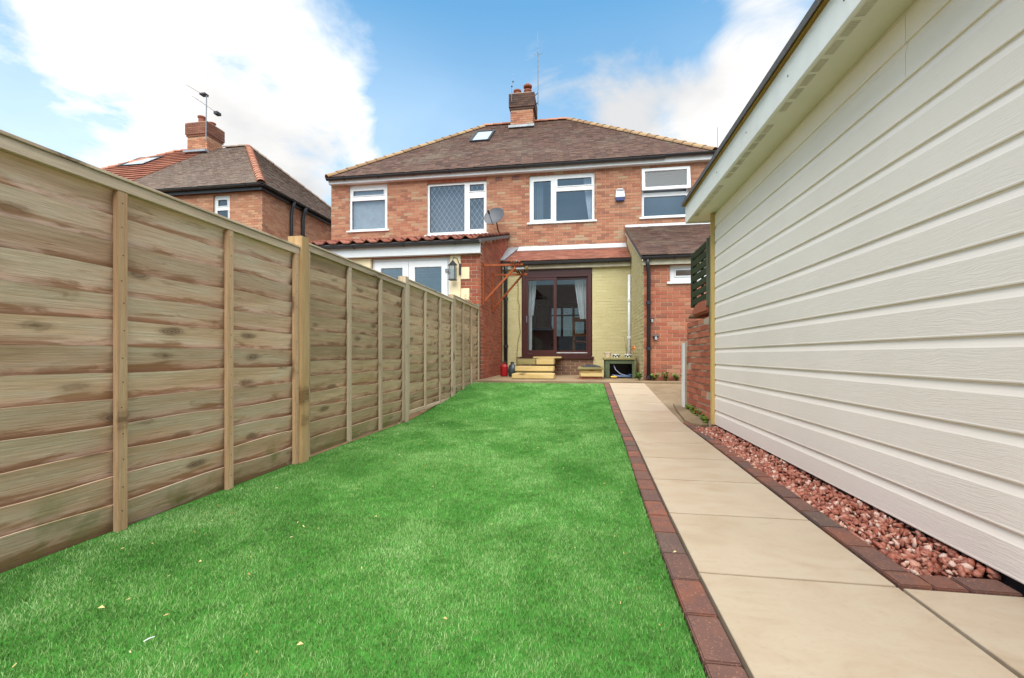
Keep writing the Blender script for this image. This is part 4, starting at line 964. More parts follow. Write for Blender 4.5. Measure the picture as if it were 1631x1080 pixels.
MB().box(KX0-.05, KX1+.05, HY0-.05, HY0-.012, kz1-.01, kz1+.07).build('flashing', MT['alu'], krf)
MB().prism([(ky0, kz0-.05), (ky1, kz1-.05), (ky1, kz1-.16), (ky0, kz0-.10)], lambda u, v, w_: (w_, u, v), KX0-.055, KX0-.035).build('bargeboard', MT['fascia_old'], house)
MB().box(KX0-.03, KX1, KY-.10, KY-.08, 2.50, 2.63).build('kitchen_fascia', MT['fascia_old'], house)
gutter((KX1+.05, KY-.155, 2.66), (KX0-.06, KY-.155, 2.64), house, r=.055)
downpipe([(KX0+.06, KY-.155, 2.6), (KX0+.06, KY-.13, 2.5), (KX0+.09, KY-.07, 2.36), (KX0+.09, KY-.06, PATIO+.03)], house, .036, clips=[(KX0+.09, KY-.06, 1.78), (KX0+.09, KY-.06, .9), (KX0+.09, KY-.06, PATIO+.06)])
kwin, Uk, Pk = window(house, KY, (1067, 421, 1150, 448), [(1076, 428, 1143, 439)], label='small white kitchen window high in the wall')
downpipe([(KX0-.045, EYW-.06, 2.72), (KX0-.045, EYW-.06, PATIO)], house, .036, MT['upvc'], clips=[(KX0-.045, EYW-.06, 2.1), (KX0-.045, EYW-.06, 1.2)])

# things fixed to the houses
al = rectY(980, 302, 995, 321, HY0); t = thing('alarm_box', 'white burglar alarm box with dark blue base on the brick wall', 'alarm', ((al[0]+al[1])/2, HY0, al[2]))
MB().prism([(al[0], al[2]+.09), (al[0]+.02, al[3]-.03), (al[0]+.05, al[3]), (al[1]-.05, al[3]), (al[1]-.02, al[3]-.03), (al[1], al[2]+.09)], mapY(HY0), .004, .085).build('cover', MT['upvc'], t, bevel=.01)
MB().prism([(al[0]+.015, al[2]), (al[0], al[2]+.088), (al[1], al[2]+.088), (al[1]-.015, al[2])], mapY(HY0), .004, .08).build('base', simple('navy_plastic', S(44, 54, 104), .4), t, bevel=.006)
MB().box(al[0]+.03, al[1]-.03, HY0-.09, HY0-.086, al[3]-.07, al[3]-.02).build('lens', MT['grey_metal'], t)
dc = atY(788, 346, HY0-.45); t = thing('satellite_dish', 'grey satellite dish on the brick wall beside the lattice window', 'satellite dish', (dc.x, HY0, dc.z))
ax = Vector((-.25, -1, .45)).normalized(); xx_ = ax.cross(Vector((0, 0, 1))).normalized(); yy_ = xx_.cross(ax)
vs = []; fs = []; N = 28; RR = 6
for side in (0, 1):
    for i in range(RR+1):
        r_ = .29*i/RR
        for k in range(N):
            a = 2*math.pi*k/N; vs.append(dc+xx_*r_*math.cos(a)+yy_*r_*math.sin(a)*.92+ax*(.75*r_*r_-side*.006))
for side in (0, 1):
    o_ = side*(RR+1)*N
    for i in range(RR):
        for k in range(N): fs.append((o_+i*N+k, o_+i*N+(k+1) % N, o_+(i+1)*N+(k+1) % N, o_+(i+1)*N+k))
MB().add(vs, fs).build('reflector', simple('dish_grey', S(78, 80, 86), .5), t, smooth=True, weld=False)
MB().tube([dc-yy_*.26, dc+ax*.34-yy_*.14], .010, 6).build('feed_arm', MT['dark_metal'], t)
MB().tube([dc+ax*.30-yy_*.14, dc+ax*.40-yy_*.11], .026, 8).build('receiver', MT['dark_metal'], t)
MB().tube([dc-ax*.02, dc-ax*.10, (dc.x+.04, HY0-.20, dc.z-.28), (dc.x+.05, HY0+.0, dc.z-.30)], .018, 6).build('wall_bracket', MT['dark_metal'], t)
# lantern
ln = atY(721, 430, NY-.14); t = thing('wall_lantern', 'black wall lantern beside the white double door', 'lantern', (ln.x, NY, ln.z-.2))
for dx in (-.055, .055):
    for dy in (-.055, .055): MB().box(ln.x+dx-.006, ln.x+dx+.006, ln.y+dy-.006, ln.y+dy+.006, ln.z-.19, ln.z+.09).build('cage_bar', MT['dark_metal'], t)
MB().box(ln.x-.07, ln.x+.07, ln.y-.07, ln.y+.07, ln.z-.205, ln.z-.185).build('base', MT['dark_metal'], t)
MB().lathe((ln.x, ln.y, ln.z+.09), [(.095, 0), (.09, .015), (.03, .08), (.012, .10)], 4).build('lantern_cap', MT['dark_metal'], t)
MB().box(ln.x-.045, ln.x+.045, ln.y-.045, ln.y+.045, ln.z-.18, ln.z+.085).build('pane', MT['glass'], t)
MB().tube([(ln.x, ln.y, ln.z+.19), (ln.x+.02, ln.y, ln.z+.25), (ln.x+.08, ln.y+.03, ln.z+.23), (ln.x+.12, NY-.02, ln.z+.10), (ln.x+.12, NY-.02, ln.z-.02)], .008, 6).build('scroll_bracket', MT['dark_metal'], t)
MB().box(ln.x+.10, ln.x+.14, NY-.035, NY-.012, ln.z-.08, ln.z+.14).build('back_plate', MT['dark_metal'], t)
# rusty gallows brackets
def gallows(label, Y, z1, z0, ln_):
    t = thing('gallows_bracket', label, 'bracket', (NX1, Y, z0), 'rust coloured brackets on the red side wall')
    MB().box(NX1+.008, NX1+.045, Y-.02, Y+.02, z0-.08, z1+.06).build('wall_bar', MT['rust'], t); MB().box(NX1+.03, NX1+ln_, Y-.02, Y+.02, z1-.02, z1+.02).build('arm', MT['rust'], t)
    MB().bar((NX1+.03, Y+.03, z0), (NX1+ln_*.87, Y+.03, z1-.0), .04, .035, up=(0, 1, 0)).build('strut', MT['rust'], t)
gallows('nearer rusty orange gallows bracket at the corner of the red side wall', 8.72, 2.59, 1.86, .84); gallows('farther rusty orange gallows bracket on the red side wall', 9.72, 2.575, 1.82, .80)
t = thing('bundle_of_poles', 'bundle of old poles lying across the rusty brackets', 'poles', (-1.25, 9.2, 2.6))
for i in range(4):
    mt = ('rust', 'grey_metal', 'twig', 'rust')[i]; MB().tube([(-1.22-.055*i, 8.60+.02*i, 2.632+.012*(i % 2)), (-1.29-.045*i, 9.86-.03*i, 2.615+.012*(i % 2))], .018, 8).build('pole', MT[mt], t)
t = thing('metal_reel', 'small grey metal reel hanging under the bracket ends', 'reel', (-1.2, 8.75, 2.45))
MB().tube([(-1.30, 8.72, 2.50), (-1.14, 8.72, 2.50)], .03, 10).build('drum', MT['grey_metal'], t); MB().tube([(-1.10, 8.72, 2.50), (-1.06, 8.72, 2.50)], .055, 10).build('flange', MT['twig'], t); MB().tube([(-1.34, 8.72, 2.50), (-1.31, 8.72, 2.50)], .05, 10).build('flange', MT['rust'], t)
MB().tube([(-1.22, 8.72, 2.50), (-1.22, 8.72, 2.58)], .008, 6).build('hook', MT['dark_metal'], t)
# aerials
t = thing('tall_aerial', 'tall thin aerial mast on the central chimney', 'aerial', (-1.5, 15.2, 9.3))
mx_ = atY(857, 150, 15.2); zt_ = atY(857, 85, 15.2).z; zb_ = atY(857, 167, 15.2).z
MB().tube([(mx_.x, 15.2, zb_), (mx_.x, 15.2, zt_)], .017, 6).build('mast', MT['grey_metal'], t); MB().tube([(mx_.x, 15.2, zt_), (mx_.x-.01, 15.2, zt_+.75)], .006, 5).build('whip', MT['grey_metal'], t)
for dx, dy in ((.16, 0), (-.16, 0), (0, .16), (0, -.16)): MB().tube([(mx_.x, 15.2, zt_-.05), (mx_.x+dx, 15.2+dy, zt_-.02)], .006, 5).build('radial', MT['grey_metal'], t)
for zz in (zb_+.08, zb_+.42): MB().tube([(mx_.x, 15.2, zz), (cx1-.0, 15.35, zz-.03)], .013, 6).build('stay_bracket', MT['dark_metal'], t)
t = thing('short_aerial', 'short whip aerial on the left side of the central chimney', 'aerial', (cx0, 15.12, 9.7))
a0 = atY(815.5, 152, 15.05); MB().tube([(a0.x, 15.0, a0.z-.25), (a0.x, 15.0, a0.z+.28)], .010, 6).build('mast', MT['grey_metal'], t); MB().tube([(a0.x, 15.0, a0.z+.28), (a0.x+.05, 15.0, a0.z+.46), (a0.x+.06, 15.0, a0.z+.75)], .006, 5).build('whip', MT['grey_metal'], t)
for zz, dx in ((.28, 0), (.44, .045)): MB().lathe((a0.x+dx, 15.0, a0.z+zz), [(.012, -.03), (.03, 0), (.012, .03)], 8).build('insulator', MT['dark_metal'], t)
MB().tube([(a0.x, 15.0, a0.z-.12), (a0.x+.10, 15.12, a0.z-.12)], .01, 6).build('clamp', MT['dark_metal'], t)
wx = atY(1143, 225, 16.5); t = thing('thin_mast', 'very thin pale mast rising behind the right end of the roof', 'mast', (wx.x, 16.5, 0))
MB().tube([(wx.x, 16.5, .0), (wx.x, 16.5, atY(1143, 203, 16.5).z)], [.03, .008], 6).build('pole', MT['grey_metal'], t)

# ------------------------------------------------------------------ the house on the left
lh = thing('left_house', 'brick house on the left with orange and grey hipped roof halves', 'house', (-14.8, 15.5, 0))
LX0, LX1 = -20.1, -9.50
lwp = rectY(340, 311, 366, 360, HY0)
lw_holes = [lwp]
lw = MB().holed(LX0, LX1, 0, EAVE-.02, lw_holes, mapY(HY0), -.25, 0)
swh = (14.0, 14.75, 4.05, 4.75)
lw.holed(HY0+.25, HY1, 0, EAVE-.02, [swh], mapXp(LX1), -.25, 0)
lw.box(LX0, LX0+.25, HY0+.25, HY1, 0, EAVE-.02); lw.box(LX0+.25, LX1-.25, HY1-.25, HY1, 0, EAVE-.02)
lwo = lw.build('wall', MT['mortar'], lh)
brick_parts(bricks(-16.5, LX1, 3.6, EAVE-.04, lw_holes), mapY(HY0), 'x', MT['brick_left'], lwo)
brick_parts(bricks(HY0, HY1, 3.0, EAVE-.04, [swh]), mapXp(LX1), 'y', MT['brick_left'], lwo)
window(lh, HY0, (340, 311, 366, 360), [(345, 317, 361, 328), (344, 334, 362, 357)], label='small white upstairs window of the left house')
sw_ = MB().holed(swh[0], swh[1], swh[2], swh[3], [(swh[0]+.10, swh[1]-.10, swh[2]+.10, swh[3]-.10)], mapXp(LX1-.04), -.06, 0).build('side_window', MT['upvc'], lh)
MB().holed(swh[0]+.08, swh[1]-.08, swh[2]+.08, swh[3]-.08, [], mapXp(LX1-.07), -.005, 0).build('pane', MT['glass'], sw_)
lex0, lex1 = LX0-.12, LX1+.14; lrl, lrr = lex0+rnx, lex1-rnx; xmid = (LX0+LX1)/2
lv = [(lex0, ey0, ez), (lex1, ey0, ez), (lex1, ey1, ez), (lex0, ey1, ez), (lrl, RY, RIDGE), (lrr, RY, RIDGE)]
lroof = MB().add(lv, [(0, 1, 5, 4), (1, 2, 5), (2, 3, 4, 5), (3, 0, 4), (3, 2, 1, 0)]).build('roof', MT['tile_grey'], lh)
wl = xmid-lex0; wt = lex1-lex0
tile_field((lex0, ey0-.02, ez), (1, 0, 0), ts, tn, sl, lambda v: (wl, wt-v*rnx/sl)).build('grey_roof_tiles', MT['tile_grey'], lroof, weld=False, kind='stuff')
tile_field((lex0, ey0-.02, ez), (1, 0, 0), ts, tn, sl, lambda v: (v*rnx/sl, wl-.01), tw=.30, gauge=.28, th=.022, lift=.035).build('orange_roof_tiles', MT['tile_orange'], lroof, weld=False, kind='stuff')
tile_field((lex1+.02, ey0, ez), (0, 1, 0), tsr, tnr, slx, lambda v: (v*run/slx, (ey1-ey0)-v*run/slx)).build('side_roof_tiles', MT['tile_grey'], lroof, weld=False, kind='stuff')
hip_tiles(Vector(lv[1])+off, Vector(lv[5])+off, MT['hip_red'], lroof, (0, 0, 1), L=.30); hip_tiles(Vector(lv[0])+off, Vector(lv[4])+off, MT['hip_red'], lroof, (0, 0, 1))
hip_tiles(Vector(lv[4])+off, Vector((xmid-.6, RY, RIDGE))+off, MT['hip_red'], lroof, (0, 0, 1), name='ridge_tile'); hip_tiles(Vector((xmid+.6, RY, RIDGE))+off, Vector(lv[5])+off, MT['tile_grey'], lroof, (0, 0, 1), name='ridge_tile')
hip_tiles(Vector(lv[2])+off, Vector(lv[5])+off, MT['tile_grey'], lroof, (0, 0, 1))
lf = MB().box(lex0+.05, lex1-.05, HY0-.15, HY0-.12, EAVE-.15, EAVE+.01).box(lex1-.08, lex1-.05, HY0-.12, HY1, EAVE-.15, EAVE+.01).build('fascia', MT['black'], lh)
MB().box(lex0+.05, lex1-.05, HY0-.12, HY0-.001, EAVE-.13, EAVE-.12).box(LX1+.001, lex1-.08, HY0, HY1, EAVE-.13, EAVE-.12).build('soffit', MT['black'], lf)
gutter((lex1-.0, HY0-.215, EAVE), (lex0, HY0-.215, EAVE), lh); gutter((lex1+.03, HY1, EAVE), (lex1+.03, HY0-.22, EAVE), lh)
for yy, r_ in ((13.15, .055), (13.75, .065)): downpipe([(lex1+.03, yy, EAVE-.03), (lex1-.02, yy, EAVE-.2), (LX1+.07, yy, EAVE-.45), (LX1+.07, yy, .3)], lh, r_, MT['dark_metal'])
lcx0 = -15.45; lcx1 = -14.55
chimney(lh, lcx0, lcx1, 15.2, 15.95, 8.85, 9.95, 9.42, (MT['brick_left'], MT['brick_stack']), MT['mortar_red'], [(lcx0+.42, 15.45, .13, .34, False), (lcx1-.25, 15.7, .12, .2, False)])
def slope_pt(px, py): return slope_at(px, py)
xa, va = slope_at(218, 265); xb, vb = slope_at(262, 252)
skylight(lh, lroof, xb-1.15, xb, va-.05, vb+.05, (0, ey0, ez), ts, tn)
t = thing('roof_aerial', 'pale aerial with two slanting booms beside the left chimney', 'aerial', (-14.4, 15.15, 9))
p0 = atY(328, 224, 15.1); p1 = atY(329, 152, 15.1); MB().tube([p0, p1], .02, 6).build('mast', MT['grey_metal'], t)
def boom(a, b, n, l):
    a, b = atY(*a, 15.1), atY(*b, 15.1); MB().tube([a, b], .009, 5).build('boom', MT['grey_metal'], t); d = (b-a)
    for i in range(n):
        c = a+d*(i/(n-1)); MB().tube([c+Vector((0, -l, -.01)), c+Vector((0, l, .01))], .005, 4).build('element', MT['grey_metal'], t)
boom((300, 137), (329, 154), 9, .12); boom((311, 156), (349, 182), 9, .14)
b0 = atY(347, 181, 15.1); MB().box(b0.x-.10, b0.x+.06, 15.0, 15.2, b0.z-.05, b0.z+.05).build('reflector', MT['dark_metal'], t); b0 = atY(325, 151, 15.1); MB().box(b0.x-.12, b0.x+.12, 15.0, 15.2, b0.z-.03, b0.z+.03).build('reflector', MT['dark_metal'], t)

# ------------------------------------------------------------------ garden wall, trellis by the clad building
GX = 1.36; GY0, GY1 = 5.03, 6.02
gw = thing('garden_wall', 'weathered red brick garden wall stub behind the clad building', 'wall', (GX+.1, 5.5, 0))
gtop = lambda y: 1.30-.0*(y-GY0)-(.10 if y > 5.75 else 0)
core = MB().box(GX+.006, GX+.198, GY0+.008, GY1-.01, -.05, 1.18).build('mortar_core', MT['mortar'], gw)
for i, (a, b, c, d) in enumerate(bricks(GY0, GY1, .075, 1.24)):
    j = random.uniform(-.008, .003); q_ = .004
    if random.random() < .012: continue
    MB().box(GX+j, GX+.20, a+q_*0, b, c, d).build('brick', MT['brick_garden'], core, bevel=.006)
# rounded broken coping
mb = MB(); vs = []
prof = [(5.06, 1.245), (5.05, 1.33), (5.10, 1.385), (5.30, 1.40), (5.52, 1.385), (5.66, 1.34), (5.74, 1.245)]
mb.prism(prof, mapXm(GX+.19), -.01, .21); mb.build('coping_stone', MT['brick_garden'], gw, bevel=.02)
MB().prism([(5.74, 1.245), (5.78, 1.31), (5.98, 1.28), (6.02, 1.245)], mapXm(GX+.19), -.01, .19).build('coping_stone', MT['concrete'], gw, bevel=.015)
mb = MB()
for i in range(60):
    y = random.uniform(5.05, 5.95); r_ = random.uniform(.012, .032); c = Vector((GX-random.uniform(0, .02), y, g(y)+.02+random.uniform(0, .10)*(1-abs(y-5.4)*.8)))
    mb.lathe(c, [(.002, -r_*.7), (r_*.8, -r_*.3), (r_, .1*r_), (r_*.6, r_*.5), (.002, r_*.7)], 7)
mb.build('moss_clump', MT['moss'], gw, weld=False, kind='stuff')
tr = thing('garden_trellis', 'dark green slatted trellis panel on top of the brick garden wall', 'trellis', (GX+.05, 5.4, 1.3))
TY0, TY1, TZ0, TZ1 = 5.06, 5.74, 1.36, 2.03
n = 7
for i in range(n):
    z = TZ0+.03+(TZ1-TZ0-.10)*i/(n-1); MB().hexa([(GX+.0, TY0, z), (GX+.018, TY0, z), (GX+.018, TY1, z), (GX+.0, TY1, z), (GX-.012, TY0, z+.062), (GX+.006, TY0, z+.062), (GX+.006, TY1, z+.062), (GX-.012, TY1, z+.062)]).build('slat', MT['trellis'], tr)
for y in (TY0+.02, (TY0+TY1)/2, TY1-.03): MB().box(GX+.018, GX+.04, y-.02, y+.02, TZ0-.02, TZ1+.0).build('upright', MT['trellis'], tr)
MB().box(GX-.02, GX+.045, TY0-.03, TY0-.002, TZ0-.05, TZ1+.01).build('frame', MT['trellis_post'], tr)
MB().box(GX-.018, GX+.03, TY1+.002, TY1+.02, TZ0, TZ1-.0).build('frame', MT['trellis'], tr)
MB().box(GX+.0, GX+.07, 5.005, 5.028, 1.05, 2.06).build('post', MT['trellis_post'], tr)
pb = atX(1092, 632, 1.30); t = thing('white_edged_post', 'white edged timber post at the end of the garden wall', 'post', (1.34, 6.06, .1))  # plain timber post with a white strip, no gate belongs to it
MB().box(1.315, 1.335, 6.04, 6.13, .06, .93).build('white_strip', MT['upvc'], t); MB().box(1.337, 1.43, 6.035, 6.12, .05, .95).build('timber', MT['post_old'], t, bevel=.003)

# ------------------------------------------------------------------ steps, box and small things on the patio
def xr(px0, px1, Y): return atY(px0, 590, Y).x, atY(px1, 590, Y).x
t = thing('timber_steps', 'three pale timber steps up to the patio door', 'steps', (-1.0, 9.4, PATIO))
zz = PATIO
for k, (a, b, Y) in enumerate(((815, 882, 8.85), (820, 881.5, 9.36), (823.5, 882, 9.87))):
    x0, x1 = xr(a, b, Y); h = .15
    if k < 2: MB().box(x0, x1, Y, Y+.5, zz+.002, zz+.105).build('tread', MT['sleeper'], t, bevel=.012); MB().box(x0+.03, x1-.03, Y+.03, Y+.5, zz-.03, zz).build('riser', MT['sleeper_green'], t)
    else:
        xm_ = x0+(x1-x0)*.52; MB().box(x0, xm_-.006, Y, Y+.5, zz+.002, zz+.13).build('tread', MT['sleeper_green'], t, bevel=.01); MB().box(xm_+.006, x1, Y-.02, Y+.5, zz+.002, zz+.14).build('tread', MT['sleeper'], t, bevel=.01)
    zz += .135 if k < 1 else .135
x0, x1 = xr(852, 895, 10.75); MB().box(x0, x1, 10.3, 10.9, zz+.005, zz+.045).build('loose_plank', MT['sleeper'], t, bevel=.005)
t = thing('low_timber_step', 'low mossy timber step under the right end of the patio door', 'steps', (.2, 9.5, PATIO))
Y = 8.95; x0, x1 = xr(920, 963, Y)
MB().box(x0+.03, x1-.05, Y+.04, Y+.5, PATIO, PATIO+.05).build('base', MT['pot'], t); MB().box(x0+.06, x1-.02, Y, Y+.10, PATIO+.052, PATIO+.115).build('lower_plank', MT['sleeper'], t, bevel=.006)
MB().box(x0+.04, x1-.05, Y+.11, Y+.6, PATIO+.052, PATIO+.19).build('riser', MT['sleeper'], t); MB().box(x0, x1, Y+.06, Y+.66, PATIO+.192, PATIO+.235).build('tread', MT['sleeper_green'], t, bevel=.006)
t = thing('black_mat', 'crumpled black cloth on the low mossy step', 'cloth', (.22, 9.7, PATIO+.24))
vs = []; fs = []; NX_, NY_ = 14, 8
for j in range(NY_+1):
    for i in range(NX_+1):
        u, v = i/NX_, j/NY_; e = math.sin(math.pi*u)*math.sin(math.pi*v); vs.append((.01+.38*u+.02*math.sin(v*9), 9.12+.34*v+.02*math.sin(u*11), PATIO+.2385+e**.6*(.028+.03*abs(math.sin(u*8+v*5)))))
for j in range(NY_):
    for i in range(NX_): a = j*(NX_+1)+i; fs.append((a, a+1, a+NX_+2, a+NX_+1))
MB().add(vs, fs).build('cloth', MT['dark_metal'], t, smooth=True)
# green storage box with open front
t = thing('green_box', 'green wooden open-fronted box holding a hose by the cream wall', 'box', (.8, 9.7, PATIO))
Y = 9.4; x0, x1 = xr(964, 1011, Y); zt = PATIO+.43
MB().box(x0, x0+.09, Y, Y+.05, PATIO, zt-.04).build('front_post', MT['green_wood'], t, bevel=.003); MB().box(x1-.05, x1, Y, Y+.05, PATIO, zt-.04).build('front_post', MT['green_wood'], t, bevel=.003)
MB().box(x0+.09, x1-.05, Y+.002, Y+.045, zt-.125, zt-.045).build('front_rail', MT['green_wood'], t, bevel=.003); MB().box(x0-.03, x1+.03, Y-.03, Y+.56, zt-.04, zt).build('lid', MT['sleeper_green'], t, bevel=.004)
MB().box(x0, x0+.02, Y+.05, Y+.54, PATIO, zt-.042).build('side_board', MT['green_wood'], t); MB().box(x1-.02, x1, Y+.05, Y+.54, PATIO, zt-.042).build('side_board', MT['green_wood'], t); MB().box(x0, x1, Y+.54, Y+.56, PATIO, zt-.042).build('back_board', MT['black'], t)
bx0, bx1 = x0, x1
MB().bar((x1+.02, Y-.02, zt), (x1+.13, Y-.0, PATIO+.01), .03, .03, up=(0, 1, 0)).build('leaning_stick', MT['twig'], t)
hs = thing('garden_hose', 'blue hose coiled inside the green box with a yellow nozzle', 'hose', (.8, 9.5, PATIO))
pts = []
for i in range(90):
    a = i*.22; r_ = .17+.02*math.sin(a*.37); pts.append((.82+r_*math.cos(a)*1.15, 9.50+.10*math.sin(a), PATIO+.018+.012*(i/22)+.01*math.sin(a*1.7)))
MB().tube(pts, .011, 6).build('coil', simple('blue_hose', S(92, 112, 150), .45), hs, smooth=True)
MB().tube([(.66, 9.50, PATIO+.30), (.70, 9.46, PATIO+.18), (.80, 9.44, PATIO+.09), (.95, 9.43, PATIO+.05)], .010, 6).build('loop', simple('pale_hose', S(150, 160, 176), .45), hs, smooth=True)
MB().tube([(.60, 9.36, PATIO+.03), (.68, 9.36, PATIO+.035), (.72, 9.37, PATIO+.03)], [.016, .024, .012], 8).build('nozzle', simple('yellow_plastic', S(228, 172, 52), .4), hs)
def pot(name, label, px, Y, z, r, h, mat, grp=None, checks=False, lip=True):
    x = atY(px, 560, Y).x; t = thing(name, label, 'pot', (x, Y, z), grp)
    MB().lathe((x, Y, z), [(r*.75, 0), (r*.95, h*.8), (r*1.05, h*.82), (r*1.05, h), (r*.88, h), (r*.8, h*.5)], 18).build('body', mat, t)
    if checks:
        for row in range(2):
            for k in range(12):
                if (k+row) % 2: continue
                a0, a1 = 2*math.pi*k/12, 2*math.pi*(k+1)/12; z0, z1 = z+h*(.12+.38*row), z+h*(.12+.38*(row+1)); r0 = r*(.75+.25*(z0-z)/h)+.006; r1 = r*(.75+.25*(z1-z)/h)+.006
                vs = []; fs = []
                for i in range(4):
                    a = a0+(a1-a0)*i/3; vs += [(x+r0*math.cos(a), Y+r0*math.sin(a), z0), (x+r1*math.cos(a), Y+r1*math.sin(a), z1)]
                for i in range(3): fs.append((2*i, 2*i+2, 2*i+3, 2*i+1))
                MB().add(vs, fs).build('black_check', MT['black'], t, weld=False)
    return x
zl = zt+.001
pot('plain_pot', 'plain pale pot at the left of the green box lid', 968, 9.62, zl, .075, .12, simple('pale_pot', S(196, 178, 152), .8))
wp_ = simple('glazed_white', S(236, 236, 234), .3)
pot('checked_pot', 'black and white checked pot in the middle of the green box lid', 981.5, 9.55, zl, .075, .075, wp_, 'checked pots on the green box', True)
xq = pot('checked_pot', 'black and white checked pot holding a twiggy plant by the white pipe', 1000.5, 9.55, zl, .075, .075, wp_, 'checked pots on the green box', True)
def leafy(name, label, base, h, n, mat, stems=1, spread=.06, leaf=.03, cat='plant', seed=1, droop=0.0):
    rs = random.Random(seed); t = thing(name, label, cat, base); B = Vector(base)
    mbs = MB(); mbl = MB()
    for s_ in range(stems):
        a = rs.uniform(0, 6.28); sp = rs.uniform(.2, 1)*spread; pts = [B+Vector((math.cos(a)*sp*k/5+.006*math.sin(k*2.1+s_), math.sin(a)*sp*k/5, h*rs.uniform(.95, 1)*k/5)) for k in range(6)]
        mbs.tube(pts, [.004*(1-.12*k) for k in range(6)], 5)
        for i in range(n):
            k = rs.uniform(.15, 1)*5; i0 = int(min(k, 4)); c = pts[i0].lerp(pts[i0+1], k-i0); b = rs.uniform(0, 6.28); d = Vector((math.cos(b), math.sin(b), rs.uniform(-.2, .8)-droop)).normalized(); l = leaf*rs.uniform(.6, 1.3)
            sd2 = d.cross(Vector((0, 0, 1))).normalized()*l*.28; mbl.add([c, c+d*l*.5+sd2, c+d*l, c+d*l*.5-sd2], [(0, 1, 2, 3)], rs.uniform(.01, 1))
    mbs.build('stem', MT['twig'], t, weld=False); mbl.build('leaves', MT[mat], t, weld=False); return t
leafy('twiggy_plant', 'thin twiggy plant with few leaves rising from a checked pot', (xq-.03, 9.55, zl+.05), .52, 9, 'leaf', 2, .10, .05, seed=4)
t = thing('orange_ornament', 'small orange windmill ornament in the pot by the white pipe', 'ornament', (xq+.08, 9.58, zl)); x = xq+.10
MB().tube([(x, 9.58, zl), (x+.01, 9.58, zl+.20)], .004, 5).build('stick', MT['twig'], t)
for k in range(4):
    a = k*math.pi/2+.4; MB().add([(x+.01, 9.575, zl+.20), (x+.01+.06*math.cos(a), 9.56, zl+.20+.06*math.sin(a)), (x+.01+.05*math.cos(a+.7), 9.585, zl+.20+.05*math.sin(a+.7))], [(0, 1, 2)]).build('vane', simple('orange_plastic', S(216, 112, 44), .4), t)
# containers beside the steps
x = atY(803, 590, 9.9).x; t = thing('red_container', 'red plastic container by the dark downpipe', 'container', (x, 9.9, PATIO))
MB().lathe((x, 9.9, PATIO), [(.075, 0), (.085, .02), (.09, .22), (.07, .27), (.035, .28), (.035, .31)], 14).build('body', simple('red_plastic', S(150, 26, 30), .4), t, smooth=False); MB().tube([(x-.05, 9.9, PATIO+.30), (x, 9.9, PATIO+.36), (x+.05, 9.9, PATIO+.30)], .008, 6).build('handle', MT['black'], t)
x = atY(815, 590, 9.75).x; t = thing('dark_sack', 'dark bin bag slumped beside the timber steps', 'bag', (x, 9.8, PATIO))
vs = []; fs = []; N = 20; prof = [(.06, 0), (.095, .03), (.105, .10), (.095, .18), (.07, .25), (.03, .29), (.045, .33)]
for r_, z_ in prof:
    for k in range(N): a = 2*math.pi*k/N; q_ = r_*(1+.10*math.sin(3*a+z_*17)+.06*math.sin(7*a+z_*31)); vs.append((x+q_*math.cos(a), 9.85+q_*math.sin(a)*.8, PATIO+z_))
for i in range(len(prof)-1):
    for k in range(N): fs.append((i*N+k, i*N+(k+1) % N, (i+1)*N+(k+1) % N, (i+1)*N+k))
fs.append(tuple(range(N))[::-1]); MB().add(vs, fs).build('bag', simple('dark_plastic_bag', S(48, 58, 62), .3, .5), t, smooth=True)
x = atY(807, 540, 10.9).x; leafy('dried_climber', 'dry brown climber against the cream wall by the downpipe', (x, 10.93, PATIO), 1.15, 12, 'leaf_dry', 2, .05, .05, seed=9, droop=.3)
x = atY(824, 540, 10.95).x; t = thing('hanging_cable', 'thin dark cable hanging down the cream wall left of the patio door', 'cable', (x, 10.97, PATIO))
MB().tube([(x+.02*math.sin(i*.9)+(.06 if 3 < i < 9 else 0), 10.975, 2.7-i*.17) for i in range(14)], .006, 5).build('cable', MT['twig'], t, smooth=True)
x = atY(783, 470, 8.66).x; leafy('dry_shrub', 'dry brown twiggy shrub showing over the fence at the brick corner', (-2.14, 8.35, g(8.35)), 1.72, 60, 'leaf_dry', 6, .14, .05, seed=12)
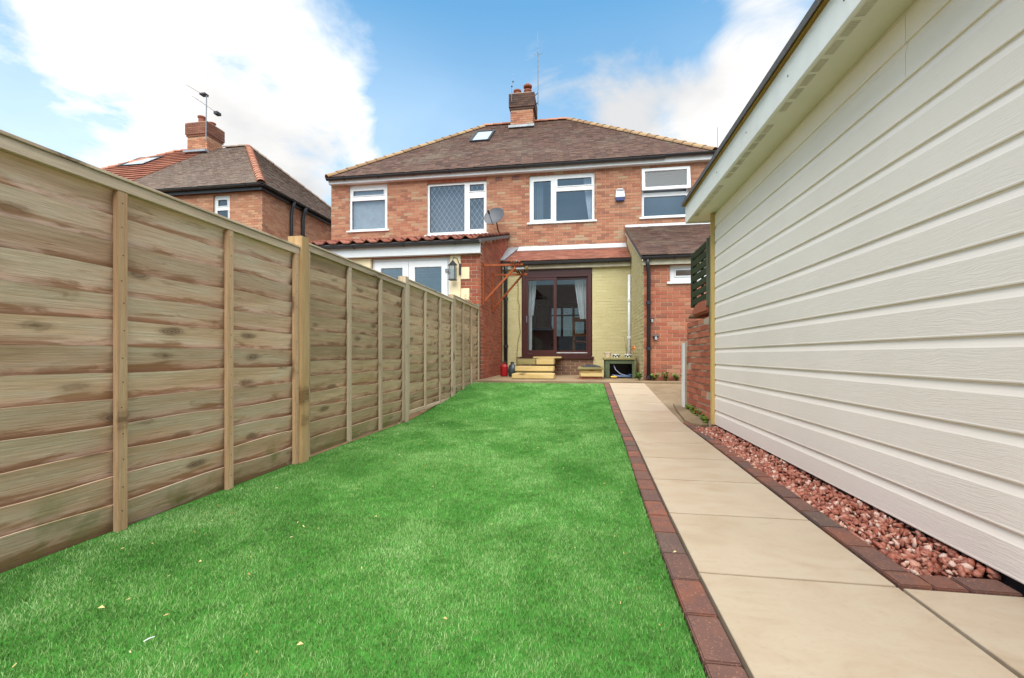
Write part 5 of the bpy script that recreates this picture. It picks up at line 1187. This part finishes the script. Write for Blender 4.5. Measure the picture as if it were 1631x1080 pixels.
leafy('dry_shrub', 'sparse dead stems behind the fence below the lantern', (-2.45, 8.3, PATIO), 1.60, 40, 'leaf_dry', 5, .12, .05, seed=22)
# wall fittings and weeds by the kitchen
for i, (px, py, lb) in enumerate(((1038, 510, 'upper grey tap fitting on the kitchen brick wall'), (1044, 538, 'lower grey vent hood on the kitchen brick wall'))):
    c = atY(px, py, KY-.03); t = thing('wall_tap' if i == 0 else 'vent_hood', lb, 'fitting', (c.x, KY, c.z))
    MB().tube([(c.x, KY-.006, c.z), (c.x, KY-.09, c.z), (c.x, KY-.11, c.z-.05)], .018 if i == 0 else .026, 8).build('spout', MT['grey_metal'], t)
    MB().tube([(c.x-.05, KY-.06, c.z+.03), (c.x+.05, KY-.06, c.z+.03)], .012 if i == 0 else .03, 8).build('hood', MT['dark_metal'], t)
for i, (px, h, lb) in enumerate(((1018, .13, 'mossy weed tuft at the foot of the black kitchen downpipe, left side'), (1042, .12, 'dark leafy weed between downpipe and the bright weed by the kitchen'), (1060, .15, 'bright green weed at the middle of the kitchen wall foot'), (1078, .11, 'low green weed near the white edged post'))):
    c = atY(px, 598, KY-.12); leafy('wall_weed', lb, (c.x, KY-.12, PATIO), h, 16, 'leaf', 9, .12, .05, seed=30+i)

# ------------------------------------------------------------------ the garage behind the camera, mirrored in the glass
ga = thing('rear_garage', 'brick garage with dark pitched roof behind the camera, mirrored in the door glass', 'garage', (0, -9, 0))
gdo = (-1.6, 1.0, .02, 2.15)
gm = lambda u, v, w_: (u, -8.5+w_, v)
MB().holed(-7, 7, -.02, 2.6, [gdo], gm, -.25, 0).build('wall', MT['brick_kitchen'], ga)
MB().holed(gdo[0], gdo[1], gdo[2], gdo[3], [], gm, -.10, -.05).build('garage_door', MT['upvc'], ga)
MB().prism([(-8.2, 2.55), (-8.2, 2.65), (-12.5, 6.3), (-16.8, 2.65), (-16.8, 2.55)], lambda u, v, w_: (w_, u, v), -7.2, 7.2).build('roof', MT['tile_grey'], ga)
MB().box(-7.2, 7.2, -8.19, -8.09, 2.5, 2.62).build('gutter', MT['upvc'], ga)
